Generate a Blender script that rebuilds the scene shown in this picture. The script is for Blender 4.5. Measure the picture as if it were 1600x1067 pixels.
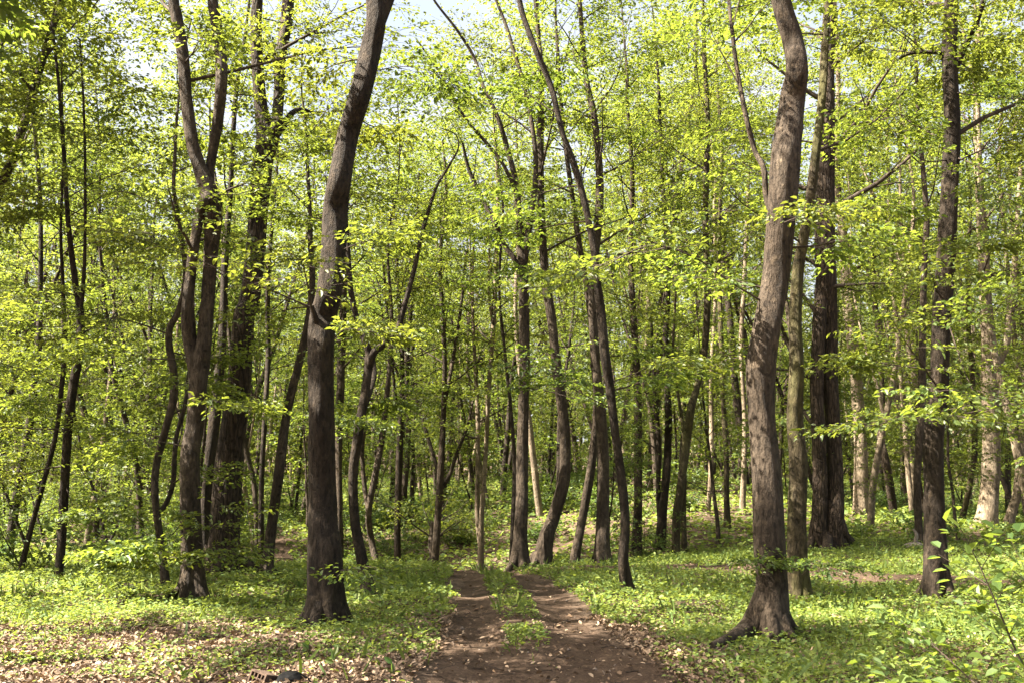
import bpy, math
import numpy as np
from mathutils import Vector

for o in list(bpy.data.objects):
    bpy.data.objects.remove(o)
C = bpy.context.scene.collection
scene = bpy.context.scene
pi = math.pi

# ------------------------------------------------------------------ camera
F = 1556.0                      # focal length in pixels of the 1600 px wide photograph
HZ = 755.0                      # row of the horizon
PITCH = math.atan((HZ - 533.5) / F)
CAM_H = 1.6
cam_d = bpy.data.cameras.new('camera')
cam = bpy.data.objects.new('camera', cam_d); C.objects.link(cam)
cam.location = (0, 0, CAM_H)
cam.rotation_euler = (pi / 2 + PITCH, 0, 0)
cam_d.sensor_width = 36; cam_d.lens = 36 * F / 1600
cam_d.clip_start = 0.05; cam_d.clip_end = 2000
scene.camera = cam

# ------------------------------------------------------------------ sky and sun
SUN_EL = math.radians(48)
SUN_AZ = math.radians(180 + 80)            # clockwise from +Y: from the left, a little behind the camera
world = bpy.data.worlds.new('World'); scene.world = world
world.use_nodes = True
nt = world.node_tree
sky = nt.nodes.new('ShaderNodeTexSky'); sky.sky_type = 'NISHITA'; sky.sun_disc = False
sky.sun_elevation = SUN_EL; sky.sun_rotation = SUN_AZ
sky.air_density = 1.0; sky.dust_density = 10.0; sky.ozone_density = 1.0
nt.nodes['Background'].inputs['Strength'].default_value = 0.055
wtc = nt.nodes.new('ShaderNodeTexCoord'); wsep = nt.nodes.new('ShaderNodeSeparateXYZ'); nt.links.new(wtc.outputs['Generated'], wsep.inputs[0])
wmr = nt.nodes.new('ShaderNodeMapRange'); wmr.interpolation_type = 'SMOOTHSTEP'; nt.links.new(wsep.outputs['Z'], wmr.inputs[0])
for i_, v_ in ((1, 0.62), (2, 0.30), (3, 0.0), (4, 1.0)): wmr.inputs[i_].default_value = v_
wno = nt.nodes.new('ShaderNodeTexNoise'); wno.inputs['Scale'].default_value = 5.0; wno.inputs['Detail'].default_value = 6.0; nt.links.new(wtc.outputs['Generated'], wno.inputs['Vector'])
wm2 = nt.nodes.new('ShaderNodeMapRange'); nt.links.new(wno.outputs['Fac'], wm2.inputs[0])
for i_, v_ in ((1, 0.32), (2, 0.60), (3, 0.35), (4, 0.95)): wm2.inputs[i_].default_value = v_
wmu = nt.nodes.new('ShaderNodeMath'); wmu.operation = 'MULTIPLY'; nt.links.new(wmr.outputs[0], wmu.inputs[0]); nt.links.new(wm2.outputs[0], wmu.inputs[1])
wmx = nt.nodes.new('ShaderNodeMix'); wmx.data_type = 'RGBA'; nt.links.new(wmu.outputs[0], wmx.inputs[0])
nt.links.new(sky.outputs[0], wmx.inputs[6]); wmx.inputs[7].default_value = (2.45, 2.55, 2.62, 1)
nt.links.new(wmx.outputs[2], nt.nodes['Background'].inputs[0])
sun_d = bpy.data.lights.new('sun', 'SUN'); sun_d.energy = 5.0; sun_d.angle = math.radians(0.53)
sun_d.color = (1.0, 0.91, 0.77)
sun = bpy.data.objects.new('sun', sun_d); C.objects.link(sun)
sv = Vector((math.sin(SUN_AZ) * math.cos(SUN_EL), math.cos(SUN_AZ) * math.cos(SUN_EL), math.sin(SUN_EL)))
sun.rotation_euler = (-sv).to_track_quat('-Z', 'Y').to_euler()
sun.location = sv * 60

scene.view_settings.view_transform = 'Standard'; scene.view_settings.look = 'None'
scene.view_settings.gamma = 1; scene.view_settings.exposure = 3.12
cy = scene.cycles
cy.max_bounces = 7; cy.diffuse_bounces = 4; cy.glossy_bounces = 2; cy.transmission_bounces = 5
cy.transparent_max_bounces = 4; cy.caustics_reflective = False; cy.caustics_refractive = False
cy.use_denoising = True; cy.sample_clamp_indirect = 4.0
scene.render.engine = 'CYCLES'

# ------------------------------------------------------------------ materials
def new_mat(name):
    m = bpy.data.materials.new(name); m.use_nodes = True
    return m, m.node_tree, m.node_tree.nodes['Principled BSDF'], m.node_tree.nodes['Material Output']

def nd(t, typ, **kw):
    n = t.nodes.new(typ)
    for k, v in kw.items():
        if k in n.inputs: n.inputs[k].default_value = v
        else: setattr(n, k, v)
    return n

def ramp(t, fac, stops):
    r = t.nodes.new('ShaderNodeValToRGB'); el = r.color_ramp.elements
    while len(el) < len(stops): el.new(0.5)
    for e, (p, c) in zip(el, stops): e.position = p; e.color = (*c, 1)
    t.links.new(fac, r.inputs[0]); return r

def leaf_mat(name, cols, trans, tfac=0.5, rough=0.5):
    m, t, b, out = new_mat(name); L = t.links
    geo = nd(t, 'ShaderNodeNewGeometry'); oi = nd(t, 'ShaderNodeObjectInfo')
    r = ramp(t, geo.outputs['Random Per Island'], [(0.0, cols[0]), (0.55, cols[1]), (1.0, cols[2])])
    hs = nd(t, 'ShaderNodeHueSaturation')
    mr = nd(t, 'ShaderNodeMapRange'); mr.inputs[3].default_value = 0.485; mr.inputs[4].default_value = 0.512
    L.new(oi.outputs['Random'], mr.inputs[0]); L.new(mr.outputs[0], hs.inputs['Hue'])
    fr = nd(t, 'ShaderNodeMath', operation='MULTIPLY'); fr.inputs[1].default_value = 7.31; L.new(oi.outputs['Random'], fr.inputs[0])
    fr2 = nd(t, 'ShaderNodeMath', operation='FRACT'); L.new(fr.outputs[0], fr2.inputs[0])
    vv = nd(t, 'ShaderNodeMapRange'); vv.inputs[3].default_value = 0.72; vv.inputs[4].default_value = 1.18; L.new(fr2.outputs[0], vv.inputs[0])
    if name.startswith('spring'): L.new(vv.outputs[0], hs.inputs['Value'])
    L.new(r.outputs[0], hs.inputs['Color'])
    L.new(hs.outputs[0], b.inputs['Base Color'])
    b.inputs['Roughness'].default_value = rough
    b.inputs['Specular IOR Level'].default_value = 0.35
    tr = nd(t, 'ShaderNodeBsdfTranslucent')
    hs2 = nd(t, 'ShaderNodeHueSaturation'); hs2.inputs['Color'].default_value = (*trans, 1)
    L.new(mr.outputs[0], hs2.inputs['Hue'])
    mv = nd(t, 'ShaderNodeMapRange'); mv.inputs[3].default_value = 0.75; mv.inputs[4].default_value = 1.2
    L.new(geo.outputs['Random Per Island'], mv.inputs[0]); vm = nd(t, 'ShaderNodeMath', operation='MULTIPLY'); L.new(mv.outputs[0], vm.inputs[0]); vm.inputs[1].default_value = 1.0
    if name.startswith('spring'): L.new(vv.outputs[0], vm.inputs[1])
    L.new(vm.outputs[0], hs2.inputs['Value'])
    L.new(hs2.outputs[0], tr.inputs[0])
    mx = nd(t, 'ShaderNodeMixShader'); mx.inputs[0].default_value = tfac
    L.new(b.outputs[0], mx.inputs[1]); L.new(tr.outputs[0], mx.inputs[2]); L.new(mx.outputs[0], out.inputs[0])
    return m

LEAF = leaf_mat('spring_leaf', [(0.0437, 0.0777, 0.0174), (0.0730, 0.1114, 0.0232), (0.1166, 0.1490, 0.0310)], (0.2285, 0.2833, 0.0310), 0.5)
LEAF_FAR = leaf_mat('spring_leaf_far', [(0.0415, 0.0744, 0.0182), (0.0705, 0.1067, 0.0236), (0.1079, 0.1400, 0.0363)], (0.2157, 0.2669, 0.0363), 0.5)
HERB = leaf_mat('ground_herb', [(0.0687, 0.1213, 0.0299), (0.1146, 0.1701, 0.0363), (0.1834, 0.2219, 0.0427)], (0.2752, 0.3475, 0.0470), 0.4, 0.65)
SHRUB = leaf_mat('shrub_leaf', [(0.0339, 0.0700, 0.0188), (0.0566, 0.1007, 0.0245), (0.0903, 0.1313, 0.0301)], (0.1656, 0.2365, 0.0301), 0.48)
DEAD = leaf_mat('dead_leaf', [(0.0568, 0.0362, 0.0204), (0.1516, 0.1007, 0.0570), (0.3410, 0.2580, 0.1652)], (0.1263, 0.0774, 0.0342), 0.12, 0.7)

def bark_mat(name, dark, mid, light, moss=0.0, fissure=0.0, scale=1.0, bump=0.35):
    m, t, b, out = new_mat(name); L = t.links
    tc = nd(t, 'ShaderNodeTexCoord')
    mp = nd(t, 'ShaderNodeMapping'); mp.inputs['Scale'].default_value = (1, 1, 0.35)
    L.new(tc.outputs['Object'], mp.inputs[0])
    n1 = nd(t, 'ShaderNodeTexNoise', Scale=3.2 * scale, Detail=6.0, Roughness=0.62); L.new(mp.outputs[0], n1.inputs['Vector'])
    n2 = nd(t, 'ShaderNodeTexNoise', Scale=26 * scale, Detail=5.0, Roughness=0.65); L.new(mp.outputs[0], n2.inputs['Vector'])
    r1 = ramp(t, n1.outputs['Fac'], [(0.30, dark), (0.5, mid), (0.72, light)])
    r2 = ramp(t, n2.outputs['Fac'], [(0.28, (0.45, 0.43, 0.42)), (0.55, (1, 1, 1)), (0.8, (1.25, 1.22, 1.2))])
    mul = nd(t, 'ShaderNodeMix', data_type='RGBA', blend_type='MULTIPLY'); mul.inputs[0].default_value = 0.85
    L.new(r1.outputs[0], mul.inputs[6]); L.new(r2.outputs[0], mul.inputs[7])
    col = mul.outputs[2]
    # knots and scars: sparse dark eyes
    vo = nd(t, 'ShaderNodeTexVoronoi', Scale=2.6 * scale); mp3 = nd(t, 'ShaderNodeMapping'); mp3.inputs['Scale'].default_value = (1, 1, 1.5)
    L.new(tc.outputs['Object'], mp3.inputs[0]); L.new(mp3.outputs[0], vo.inputs['Vector'])
    rk = ramp(t, vo.outputs['Distance'], [(0.05, (0.25, 0.22, 0.2)), (0.12, (1, 1, 1))])
    mk_ = nd(t, 'ShaderNodeMix', data_type='RGBA', blend_type='MULTIPLY'); mk_.inputs[0].default_value = 1.0
    L.new(col, mk_.inputs[6]); L.new(rk.outputs[0], mk_.inputs[7]); col = mk_.outputs[2]
    # lichen blotches and dark stains with their own sharp outlines, fine cracks
    for sc_, lo, hi, cc, amt in ((5.5, 0.56, 0.60, (1.7, 1.7, 1.62), 0.9), (4.2, 0.60, 0.66, (0.45, 0.44, 0.40), 0.7)):
        nl = nd(t, 'ShaderNodeTexNoise', Scale=sc_ * scale, Detail=9.0, Roughness=0.7); L.new(tc.outputs['Object'], nl.inputs['Vector'])
        rl = ramp(t, nl.outputs['Fac'], [(lo, (1, 1, 1)), (hi, cc)])
        ml = nd(t, 'ShaderNodeMix', data_type='RGBA', blend_type='MULTIPLY'); ml.inputs[0].default_value = amt
        L.new(col, ml.inputs[6]); L.new(rl.outputs[0], ml.inputs[7]); col = ml.outputs[2]
    mpc = nd(t, 'ShaderNodeMapping'); mpc.inputs['Scale'].default_value = (1, 1, 0.28); L.new(tc.outputs['Object'], mpc.inputs[0])
    nc = nd(t, 'ShaderNodeTexNoise', Scale=24 * scale, Detail=6.0, Roughness=0.7); L.new(mpc.outputs[0], nc.inputs['Vector'])
    rc = ramp(t, nc.outputs['Fac'], [(0.36, (0.35, 0.33, 0.3)), (0.47, (1, 1, 1))])
    mc = nd(t, 'ShaderNodeMix', data_type='RGBA', blend_type='MULTIPLY'); mc.inputs[0].default_value = 0.6
    L.new(col, mc.inputs[6]); L.new(rc.outputs[0], mc.inputs[7]); col = mc.outputs[2]
    if moss > 0:
        n3 = nd(t, 'ShaderNodeTexNoise', Scale=2.1, Detail=4.0, Roughness=0.6); L.new(mp.outputs[0], n3.inputs['Vector'])
        r3 = ramp(t, n3.outputs['Fac'], [(0.5 - 0.12 * moss, (0, 0, 0)), (0.68, (moss, moss, moss))])
        mx = nd(t, 'ShaderNodeMix', data_type='RGBA'); L.new(r3.outputs[0], mx.inputs[0])
        L.new(col, mx.inputs[6]); mx.inputs[7].default_value = (0.10, 0.105, 0.025, 1); col = mx.outputs[2]
    hm = nd(t, 'ShaderNodeMath', operation='MULTIPLY_ADD'); hm.inputs[1].default_value = 0.6
    L.new(rc.outputs[0], hm.inputs[0]); L.new(n2.outputs['Fac'], hm.inputs[2]); h = hm.outputs[0]
    if fissure > 0:
        mp2 = nd(t, 'ShaderNodeMapping'); mp2.inputs['Scale'].default_value = (1, 1, 0.16)
        L.new(tc.outputs['Object'], mp2.inputs[0])
        nw = nd(t, 'ShaderNodeTexNoise', Scale=9.0, Detail=3.0); L.new(mp2.outputs[0], nw.inputs['Vector'])
        wv = nd(t, 'ShaderNodeTexVoronoi', Scale=17.0, feature='DISTANCE_TO_EDGE')
        va = nd(t, 'ShaderNodeMix', data_type='RGBA'); va.inputs[0].default_value = 0.12
        L.new(mp2.outputs[0], va.inputs[6]); L.new(nw.outputs['Color'], va.inputs[7])
        L.new(va.outputs[2], wv.inputs['Vector'])
        rf = ramp(t, wv.outputs['Distance'], [(0.0, (0.32, 0.30, 0.28)), (0.16, (1, 1, 1))])
        mf = nd(t, 'ShaderNodeMix', data_type='RGBA', blend_type='MULTIPLY'); mf.inputs[0].default_value = fissure
        L.new(col, mf.inputs[6]); L.new(rf.outputs[0], mf.inputs[7]); col = mf.outputs[2]
        ad = nd(t, 'ShaderNodeMath', operation='MULTIPLY_ADD'); ad.inputs[1].default_value = 0.35
        L.new(n2.outputs['Fac'], ad.inputs[0]); L.new(rf.outputs[0], ad.inputs[2]); h = ad.outputs[0]
    bp = nd(t, 'ShaderNodeBump', Strength=bump, Distance=0.045); L.new(h, bp.inputs['Height'])
    L.new(bp.outputs[0], b.inputs['Normal'])
    L.new(col, b.inputs['Base Color']); b.inputs['Roughness'].default_value = 0.85
    b.inputs['Specular IOR Level'].default_value = 0.2
    return m

BARK = bark_mat('smooth_bark', (0.0288, 0.0207, 0.0134), (0.0481, 0.0353, 0.0237), (0.0769, 0.0596, 0.0425), bump=1.0)
BARK_PALE = bark_mat('pale_bark', (0.0987, 0.0741, 0.0490), (0.1579, 0.1245, 0.0851), (0.2303, 0.1883, 0.1367), bump=0.6)
BARK_DARK = bark_mat('dark_bark', (0.0166, 0.0116, 0.0074), (0.0283, 0.0203, 0.0134), (0.0480, 0.0361, 0.0245), bump=1.0)
BARK_MOSS = bark_mat('mossy_bark', (0.0290, 0.0218, 0.0111), (0.0514, 0.0393, 0.0216), (0.0803, 0.0654, 0.0372), moss=0.45, bump=1.0)
BARK_OAK = bark_mat('fissured_bark', (0.0292, 0.0202, 0.0130), (0.0462, 0.0321, 0.0211), (0.0705, 0.0514, 0.0348), fissure=0.9, bump=0.9)
TWIG = bark_mat('twig_bark', (0.0300, 0.0225, 0.0175), (0.0500, 0.0375, 0.0275), (0.0750, 0.0575, 0.0450), bump=0.1)

# ------------------------------------------------------------------ mesh building
class MB:
    """collects vertices and faces of ONE mesh"""
    def __init__(s): s.V = []; s.F = []; s.n = 0
    def add(s, V, F, mat=0, smooth=False):
        V = np.asarray(V, np.float32).reshape(-1, 3); F = np.asarray(F, np.int64)
        s.F.append((F + s.n, mat, smooth)); s.V.append(V); s.n += len(V)
    def build(s, name, mats, parent=None, origin=None):
        V = np.concatenate(s.V).astype(np.float32)
        if origin is not None: V = V - np.asarray(origin, np.float32)
        me = bpy.data.meshes.new(name)
        me.vertices.add(len(V)); me.vertices.foreach_set('co', V.ravel())
        lv = np.concatenate([f.ravel() for f, _, _ in s.F]).astype(np.int32)
        lens = np.concatenate([np.full(len(f), f.shape[1], np.int32) for f, _, _ in s.F])
        st = np.concatenate([[0], np.cumsum(lens)[:-1]]).astype(np.int32)
        me.loops.add(len(lv)); me.loops.foreach_set('vertex_index', lv)
        me.polygons.add(len(lens)); me.polygons.foreach_set('loop_start', st)
        me.polygons.foreach_set('material_index', np.concatenate([np.full(len(f), m, np.int32) for f, m, _ in s.F]))
        me.polygons.foreach_set('use_smooth', np.concatenate([np.full(len(f), sm, bool) for f, _, sm in s.F]))
        me.update(calc_edges=True)
        for m in (mats if isinstance(mats, (list, tuple)) else [mats]): me.materials.append(m)
        o = bpy.data.objects.new(name, me); C.objects.link(o)
        if parent is not None: o.parent = parent
        return o

def tag(o, label=None, cat=None, group=None, kind=None):
    if label: o['label'] = label
    if cat: o['category'] = cat
    if group: o['group'] = group
    if kind: o['kind'] = kind
    return o

def empty(name, loc):
    o = bpy.data.objects.new(name, None); C.objects.link(o); o.location = loc
    o.empty_display_size = 0.2
    return o

def norm(a): return a / np.maximum(np.linalg.norm(a, axis=-1, keepdims=True), 1e-9)

def spline(P, step_n):
    """Catmull-Rom through rows of P (any columns)"""
    P = np.asarray(P, float)
    if len(P) < 3:
        t = np.linspace(0, 1, step_n * max(1, len(P) - 1) + 1)[:, None]
        return P[0] * (1 - t) + P[-1] * t
    Q = np.vstack([2 * P[0] - P[1], P, 2 * P[-1] - P[-2]]); out = []
    for i in range(1, len(Q) - 2):
        p0, p1, p2, p3 = Q[i - 1], Q[i], Q[i + 1], Q[i + 2]
        t = np.linspace(0, 1, step_n, endpoint=False)[:, None]
        out.append(0.5 * (2 * p1 + (p2 - p0) * t + (2 * p0 - 5 * p1 + 4 * p2 - p3) * t**2 + (3 * p1 - p0 - 3 * p2 + p3) * t**3))
    out.append(P[-1:]); return np.vstack(out)

def tube(mb, P, R, ns=12, mat=0, rmod=None, cap=True):
    P = np.asarray(P, float); R = np.asarray(R, float); n = len(P)
    T = norm(np.gradient(P, axis=0))
    a = np.array([0, 1.0, 0]) if abs(T[0, 1]) < 0.8 else np.array([1.0, 0, 0])
    N = np.zeros_like(P); u = norm(a - T[0] * a.dot(T[0])); N[0] = u
    for i in range(1, n):
        u = u - T[i] * u.dot(T[i]); u = u / np.linalg.norm(u); N[i] = u
    B = np.cross(T, N)
    th = np.linspace(0, 2 * pi, ns, endpoint=False)
    rr = np.repeat(R[:, None], ns, 1)
    if rmod is not None: rr = rr * rmod(P, th)
    V = P[:, None] + rr[..., None] * (N[:, None] * np.cos(th)[None, :, None] + B[:, None] * np.sin(th)[None, :, None])
    i = np.arange(n - 1)[:, None] * ns; j = np.arange(ns)[None]; j2 = (j + 1) % ns
    Fq = np.stack([i + j, i + j2, i + ns + j2, i + ns + j], -1).reshape(-1, 4)
    base = mb.n
    mb.add(V.reshape(-1, 3), Fq, mat, True)
    if cap:
        k = np.arange(ns); V2 = np.vstack([V[-1], P[-1:]])
        mb.add(V2, np.stack([k, (k + 1) % ns, np.full(ns, ns)], -1), mat, True)

def sticks(mb, P0, P1, r0, r1, mat=0):
    """many thin three-sided twigs"""
    P0 = np.asarray(P0, float).reshape(-1, 3); P1 = np.asarray(P1, float).reshape(-1, 3); n = len(P0)
    if not n: return
    T = norm(P1 - P0); a = np.where(np.abs(T[:, 2:3]) < 0.9, np.array([[0, 0, 1.0]]), np.array([[1.0, 0, 0]]))
    N = norm(np.cross(T, a)); B = np.cross(T, N)
    r0 = np.broadcast_to(np.asarray(r0, float), (n,)); r1 = np.broadcast_to(np.asarray(r1, float), (n,))
    V = np.zeros((n, 6, 3))
    for k in range(3):
        d = N * math.cos(k * 2.0944) + B * math.sin(k * 2.0944)
        V[:, k] = P0 + d * r0[:, None]; V[:, 3 + k] = P1 + d * r1[:, None]
    i = np.arange(n)[:, None] * 6
    Fq = np.concatenate([i + np.array([[k, (k + 1) % 3, 3 + (k + 1) % 3, 3 + k]]) for k in range(3)])
    mb.add(V.reshape(-1, 3), Fq, mat, True)

def leaves(mb, P, D, N, L, W, mat=1, droop=0.18, fold=0.16):
    """leaf blades: six-cornered, folded at the midrib, tip drooping"""
    P = np.asarray(P, float).reshape(-1, 3); n = len(P)
    if not n: return
    D = norm(np.asarray(D, float).reshape(-1, 3)); N = np.asarray(N, float).reshape(-1, 3)
    S = norm(np.cross(D, N)); N = np.cross(S, D)
    L = np.broadcast_to(np.asarray(L, float), (n,))[:, None]; W = np.broadcast_to(np.asarray(W, float), (n,))[:, None]
    V = np.zeros((n, 6, 3))
    V[:, 0] = P
    V[:, 1] = P + D * L * 0.30 + S * W * 0.46 + N * W * fold
    V[:, 2] = P + D * L * 0.68 + S * W * 0.40 + N * (W * fold - L * droop * 0.4)
    V[:, 3] = P + D * L - N * L * droop
    V[:, 4] = P + D * L * 0.68 - S * W * 0.40 + N * (W * fold - L * droop * 0.4)
    V[:, 5] = P + D * L * 0.30 - S * W * 0.46 + N * W * fold
    i = np.arange(n)[:, None] * 6
    Fq = np.concatenate([i + np.array([[0, 1, 2, 3]]), i + np.array([[0, 3, 4, 5]])])
    mb.add(V.reshape(-1, 3), Fq, mat, False)

UP = np.array([0, 0, 1.0])

def sprays(mb, rng, P, D, S, M, leafL, wood=0, leaf=1, flat=0.4, wr=0.004):
    """leafy twigs: two ranks of leaves on a flattish drooping fan"""
    P = np.asarray(P, float).reshape(-1, 3); n = len(P)
    if not n: return
    D = norm(np.asarray(D, float).reshape(-1, 3)); S = np.broadcast_to(np.asarray(S, float), (n,))
    side = norm(np.cross(D, UP) + 1e-6)
    up = np.cross(side, D)
    tilt = rng.normal(0, 0.25, (n, 1)); side = norm(side + up * tilt)
    t = rng.uniform(0.06, 1.0, (n, M)); sg = rng.choice([-1.0, 1.0], (n, M))
    w = S[:, None] * 0.40 * np.sin(pi * np.clip(t, 0, 1) ** 0.75 * 0.93 + 0.1) * rng.uniform(0, 1, (n, M))
    pos = P[:, None] + D[:, None] * (t * S[:, None])[..., None] + side[:, None] * (sg * w)[..., None]
    pos[..., 2] -= 0.16 * S[:, None] * t**2 + 0.10 * w
    pos += rng.normal(0, 0.022, pos.shape)
    d = D[:, None] * 0.65 + side[:, None] * (sg * 0.75)[..., None] + rng.normal(0, 0.33, pos.shape)
    d[..., 2] -= 0.12
    nn = UP + rng.normal(0, flat, pos.shape)
    l = leafL * np.exp(np.clip(rng.normal(-0.07, 0.28, (n, M)), -.7, .4))
    leaves(mb, pos, d, nn, l.ravel(), (l * rng.uniform(0.52, 0.70, (n, M))).ravel(), leaf)
    if wood is not None:
        e = P + D * S[:, None] * 0.9; e[:, 2] -= 0.13 * S
        sticks(mb, P, e, wr, wr * 0.4, wood)

def branch_line(rng, p, d, L, n=6, lift=0.0, wob=0.12):
    pts = [np.array(p, float)]; d = np.array(d, float) / np.linalg.norm(d)
    for i in range(n - 1):
        d = d + np.array([0, 0, lift]) + rng.normal(0, wob, 3); d /= np.linalg.norm(d)
        pts.append(pts[-1] + d * L / (n - 1))
    return np.array(pts)

def leafy_branch(mb, rng, line, r, leafL, M=22, nsec=6, t0=0.25, flatten=0.5, seclen=0.38, sp=(0.45, 0.8), nsp=3, wood=0, leaf=1, ns=5, fl=0.33):
    """one branch with side branches, twigs and leaves in mesh mb"""
    n = len(line); R = r * (1 - 0.82 * np.linspace(0, 1, n))
    tube(mb, line, R, ns, wood)
    L = np.linalg.norm(np.diff(line, axis=0), axis=1).sum()
    SP, SD, SS = [], [], []; A0, A1, ar = [], [], []
    for k in range(nsec):
        t = t0 + (1 - t0) * (k + rng.uniform(0.1, 0.9)) / nsec
        x = t * (n - 1); i = min(int(x), n - 2); f = x - i
        p = line[i] * (1 - f) + line[i + 1] * f; d = norm(line[i + 1] - line[i])
        s = norm(np.cross(d, UP) + 1e-6) * (1 if k % 2 else -1)
        sd = d * rng.uniform(0.5, 0.95) + s * rng.uniform(0.5, 1.0) + rng.normal(0, 0.15, 3)
        sd[2] *= flatten; sd = norm(sd)
        sl = L * seclen * (1.15 - 0.7 * t) * rng.uniform(0.7, 1.25) + 0.15
        mid = p + sd * sl * 0.55 + rng.normal(0, 0.05, 3) * sl; e = mid + norm(sd + np.array([0, 0, rng.normal(0, .15)])) * sl * 0.45
        rr = max(0.005, r * (1 - 0.8 * t) * 0.5)
        A0 += [p, mid]; A1 += [mid, e]; ar += [(rr, rr * .6), (rr * .6, rr * .3)]
        for q in range(nsp):
            f2 = (q + rng.uniform(0.3, 1)) / nsp
            sp_ = p + (mid - p) * min(1, f2 / 0.55) if f2 < 0.55 else mid + (e - mid) * (f2 - 0.55) / 0.45
            s2 = norm(np.cross(sd, UP) + 1e-6) * (1 if q % 2 else -1)
            dd = sd * 0.8 + s2 * rng.uniform(0.2, 0.9) + rng.normal(0, 0.2, 3); dd[2] *= max(0.35, flatten)
            SP.append(sp_); SD.append(dd); SS.append(rng.uniform(*sp))
        SP.append(e); SD.append(sd); SS.append(rng.uniform(*sp))
    SP.append(line[-1]); SD.append(line[-1] - line[-2]); SS.append(sp[1])
    ar = np.array(ar); sticks(mb, A0, A1, ar[:, 0], ar[:, 1], wood)
    sprays(mb, rng, SP, SD, SS, M, leafL, wood, leaf, flat=fl)

# ------------------------------------------------------------------ terrain
def sstep(a, b, x):
    t = np.clip((x - a) / (b - a), 0, 1); return t * t * (3 - 2 * t)

PATH = spline(np.array([(0.42, 2, 1.35), (0.36, 5, 1.3), (0.30, 8, 1.22), (0.18, 10.6, 0.95), (0.05, 13.5, 0.86), (-0.22, 17.8, 0.84), (-0.75, 21, 0.8),
                        (-1.3, 25, 0.7), (-0.6, 28.5, 0.5), (1.4, 31.5, 0.3), (2.4, 33, 0.1)]), 12)
TRAIL = spline(np.array([(0.7, 20.4, 0.25), (2.4, 19.8, 0.6), (3.7, 19.2, 0.95), (4.7, 18.7, 1.05), (5.8, 17.7, 0.75), (7.0, 16.8, 0.75), (8.3, 16.0, 0.6), (10.0, 15.4, 0.4)]), 8)
TRACK = spline(np.array([(-5.0, 20.5, 0.25), (-5.7, 24, 0.4), (-6.3, 28, 0.5), (-7.4, 33, 0.5), (-9.5, 40, 0.45)]), 8)

def line_dist(L, x, y):
    """signed offset from a line and its half width there"""
    x = np.asarray(x, float); y = np.asarray(y, float); sh = x.shape; x = x.ravel(); y = y.ravel()
    best = np.full(x.shape, 1e9); off = np.zeros(x.shape); hw = np.zeros(x.shape)
    for a, b in zip(L[:-1], L[1:]):
        d = b[:2] - a[:2]; l2 = d @ d
        t = np.clip(((x - a[0]) * d[0] + (y - a[1]) * d[1]) / l2, 0, 1)
        px = a[0] + t * d[0]; py = a[1] + t * d[1]
        ds = np.hypot(x - px, y - py); m = ds < best
        sgn = np.sign((x - px) * d[1] - (y - py) * d[0])
        best = np.where(m, ds, best); off = np.where(m, sgn * ds, off); hw = np.where(m, a[2] + t * (b[2] - a[2]), hw)
    return off.reshape(sh), hw.reshape(sh)

def terr(x, y):
    x = np.asarray(x, float); y = np.asarray(y, float)
    z = -1.25 * np.exp(-((x + 3.0) / 6.5) ** 2 - ((y - 30) / 8.5) ** 2) * sstep(18.2, 24.5, y)
    z += -0.5 * np.exp(-((x + 13) / 6) ** 2 - ((y - 32) / 8) ** 2)
    z += 2.0 * np.exp(-((x - 6.0) / 7.5) ** 2 - ((y - 44) / 11) ** 2)
    z += 2.6 * sstep(48, 110, y) + 9 * sstep(105, 260, y)
    z += 0.05 * np.sin(x * 0.8 + 1) * np.sin(y * 0.55) + 0.03 * np.sin(x * 1.7 + y * 1.2) + 0.02 * np.sin(x * 3.1 - y * 2.3)
    o, w = line_dist(PATH, x, y)
    z = z - 0.05 * np.exp(-((np.abs(o) - 0.52) / 0.24) ** 2) * (w > 0) * (y < 30) - 0.03 * np.exp(-(o / 1.2) ** 2)
    return z

def terr1(x, y): return float(terr(np.array([x]), np.array([y]))[0])
CAM_Z = CAM_H + terr1(0, 0); cam.location.z = CAM_Z

cp, sp_ = math.cos(PITCH), math.sin(PITCH)
def at(u, v, Y):
    """point on the ray of photograph pixel (u, v) at ground distance Y, and metres per pixel there"""
    a = (u - 800) / F; b = (533.5 - v) / F
    dy = cp - b * sp_; dz = sp_ + b * cp
    s = Y / dy
    return np.array([a * s, Y, CAM_Z + dz * s]), s / F

def vnoise(x, y, s, seed=0):
    r = np.random.default_rng(seed); z = np.zeros(np.shape(x))
    for k in range(7):
        a = r.uniform(0, 2 * pi); f = s * r.uniform(0.6, 1.8); z = z + np.sin((np.cos(a) * x + np.sin(a) * y) * f + r.uniform(0, 6.28))
    return z / 3.0

# ground: one sheet, fine near the camera and reaching far past the wood
def grid(xs, ys, zf, name, mat):
    X, Y = np.meshgrid(xs, ys); Z = zf(X, Y); nx, ny = len(xs), len(ys)
    i = (np.arange(ny - 1)[:, None] * nx + np.arange(nx - 1)[None]).ravel()
    mb = MB(); mb.add(np.stack([X, Y, Z], -1).reshape(-1, 3), np.stack([i, i + 1, i + nx + 1, i + nx], -1), 0, True)
    return mb.build(name, mat)

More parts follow.
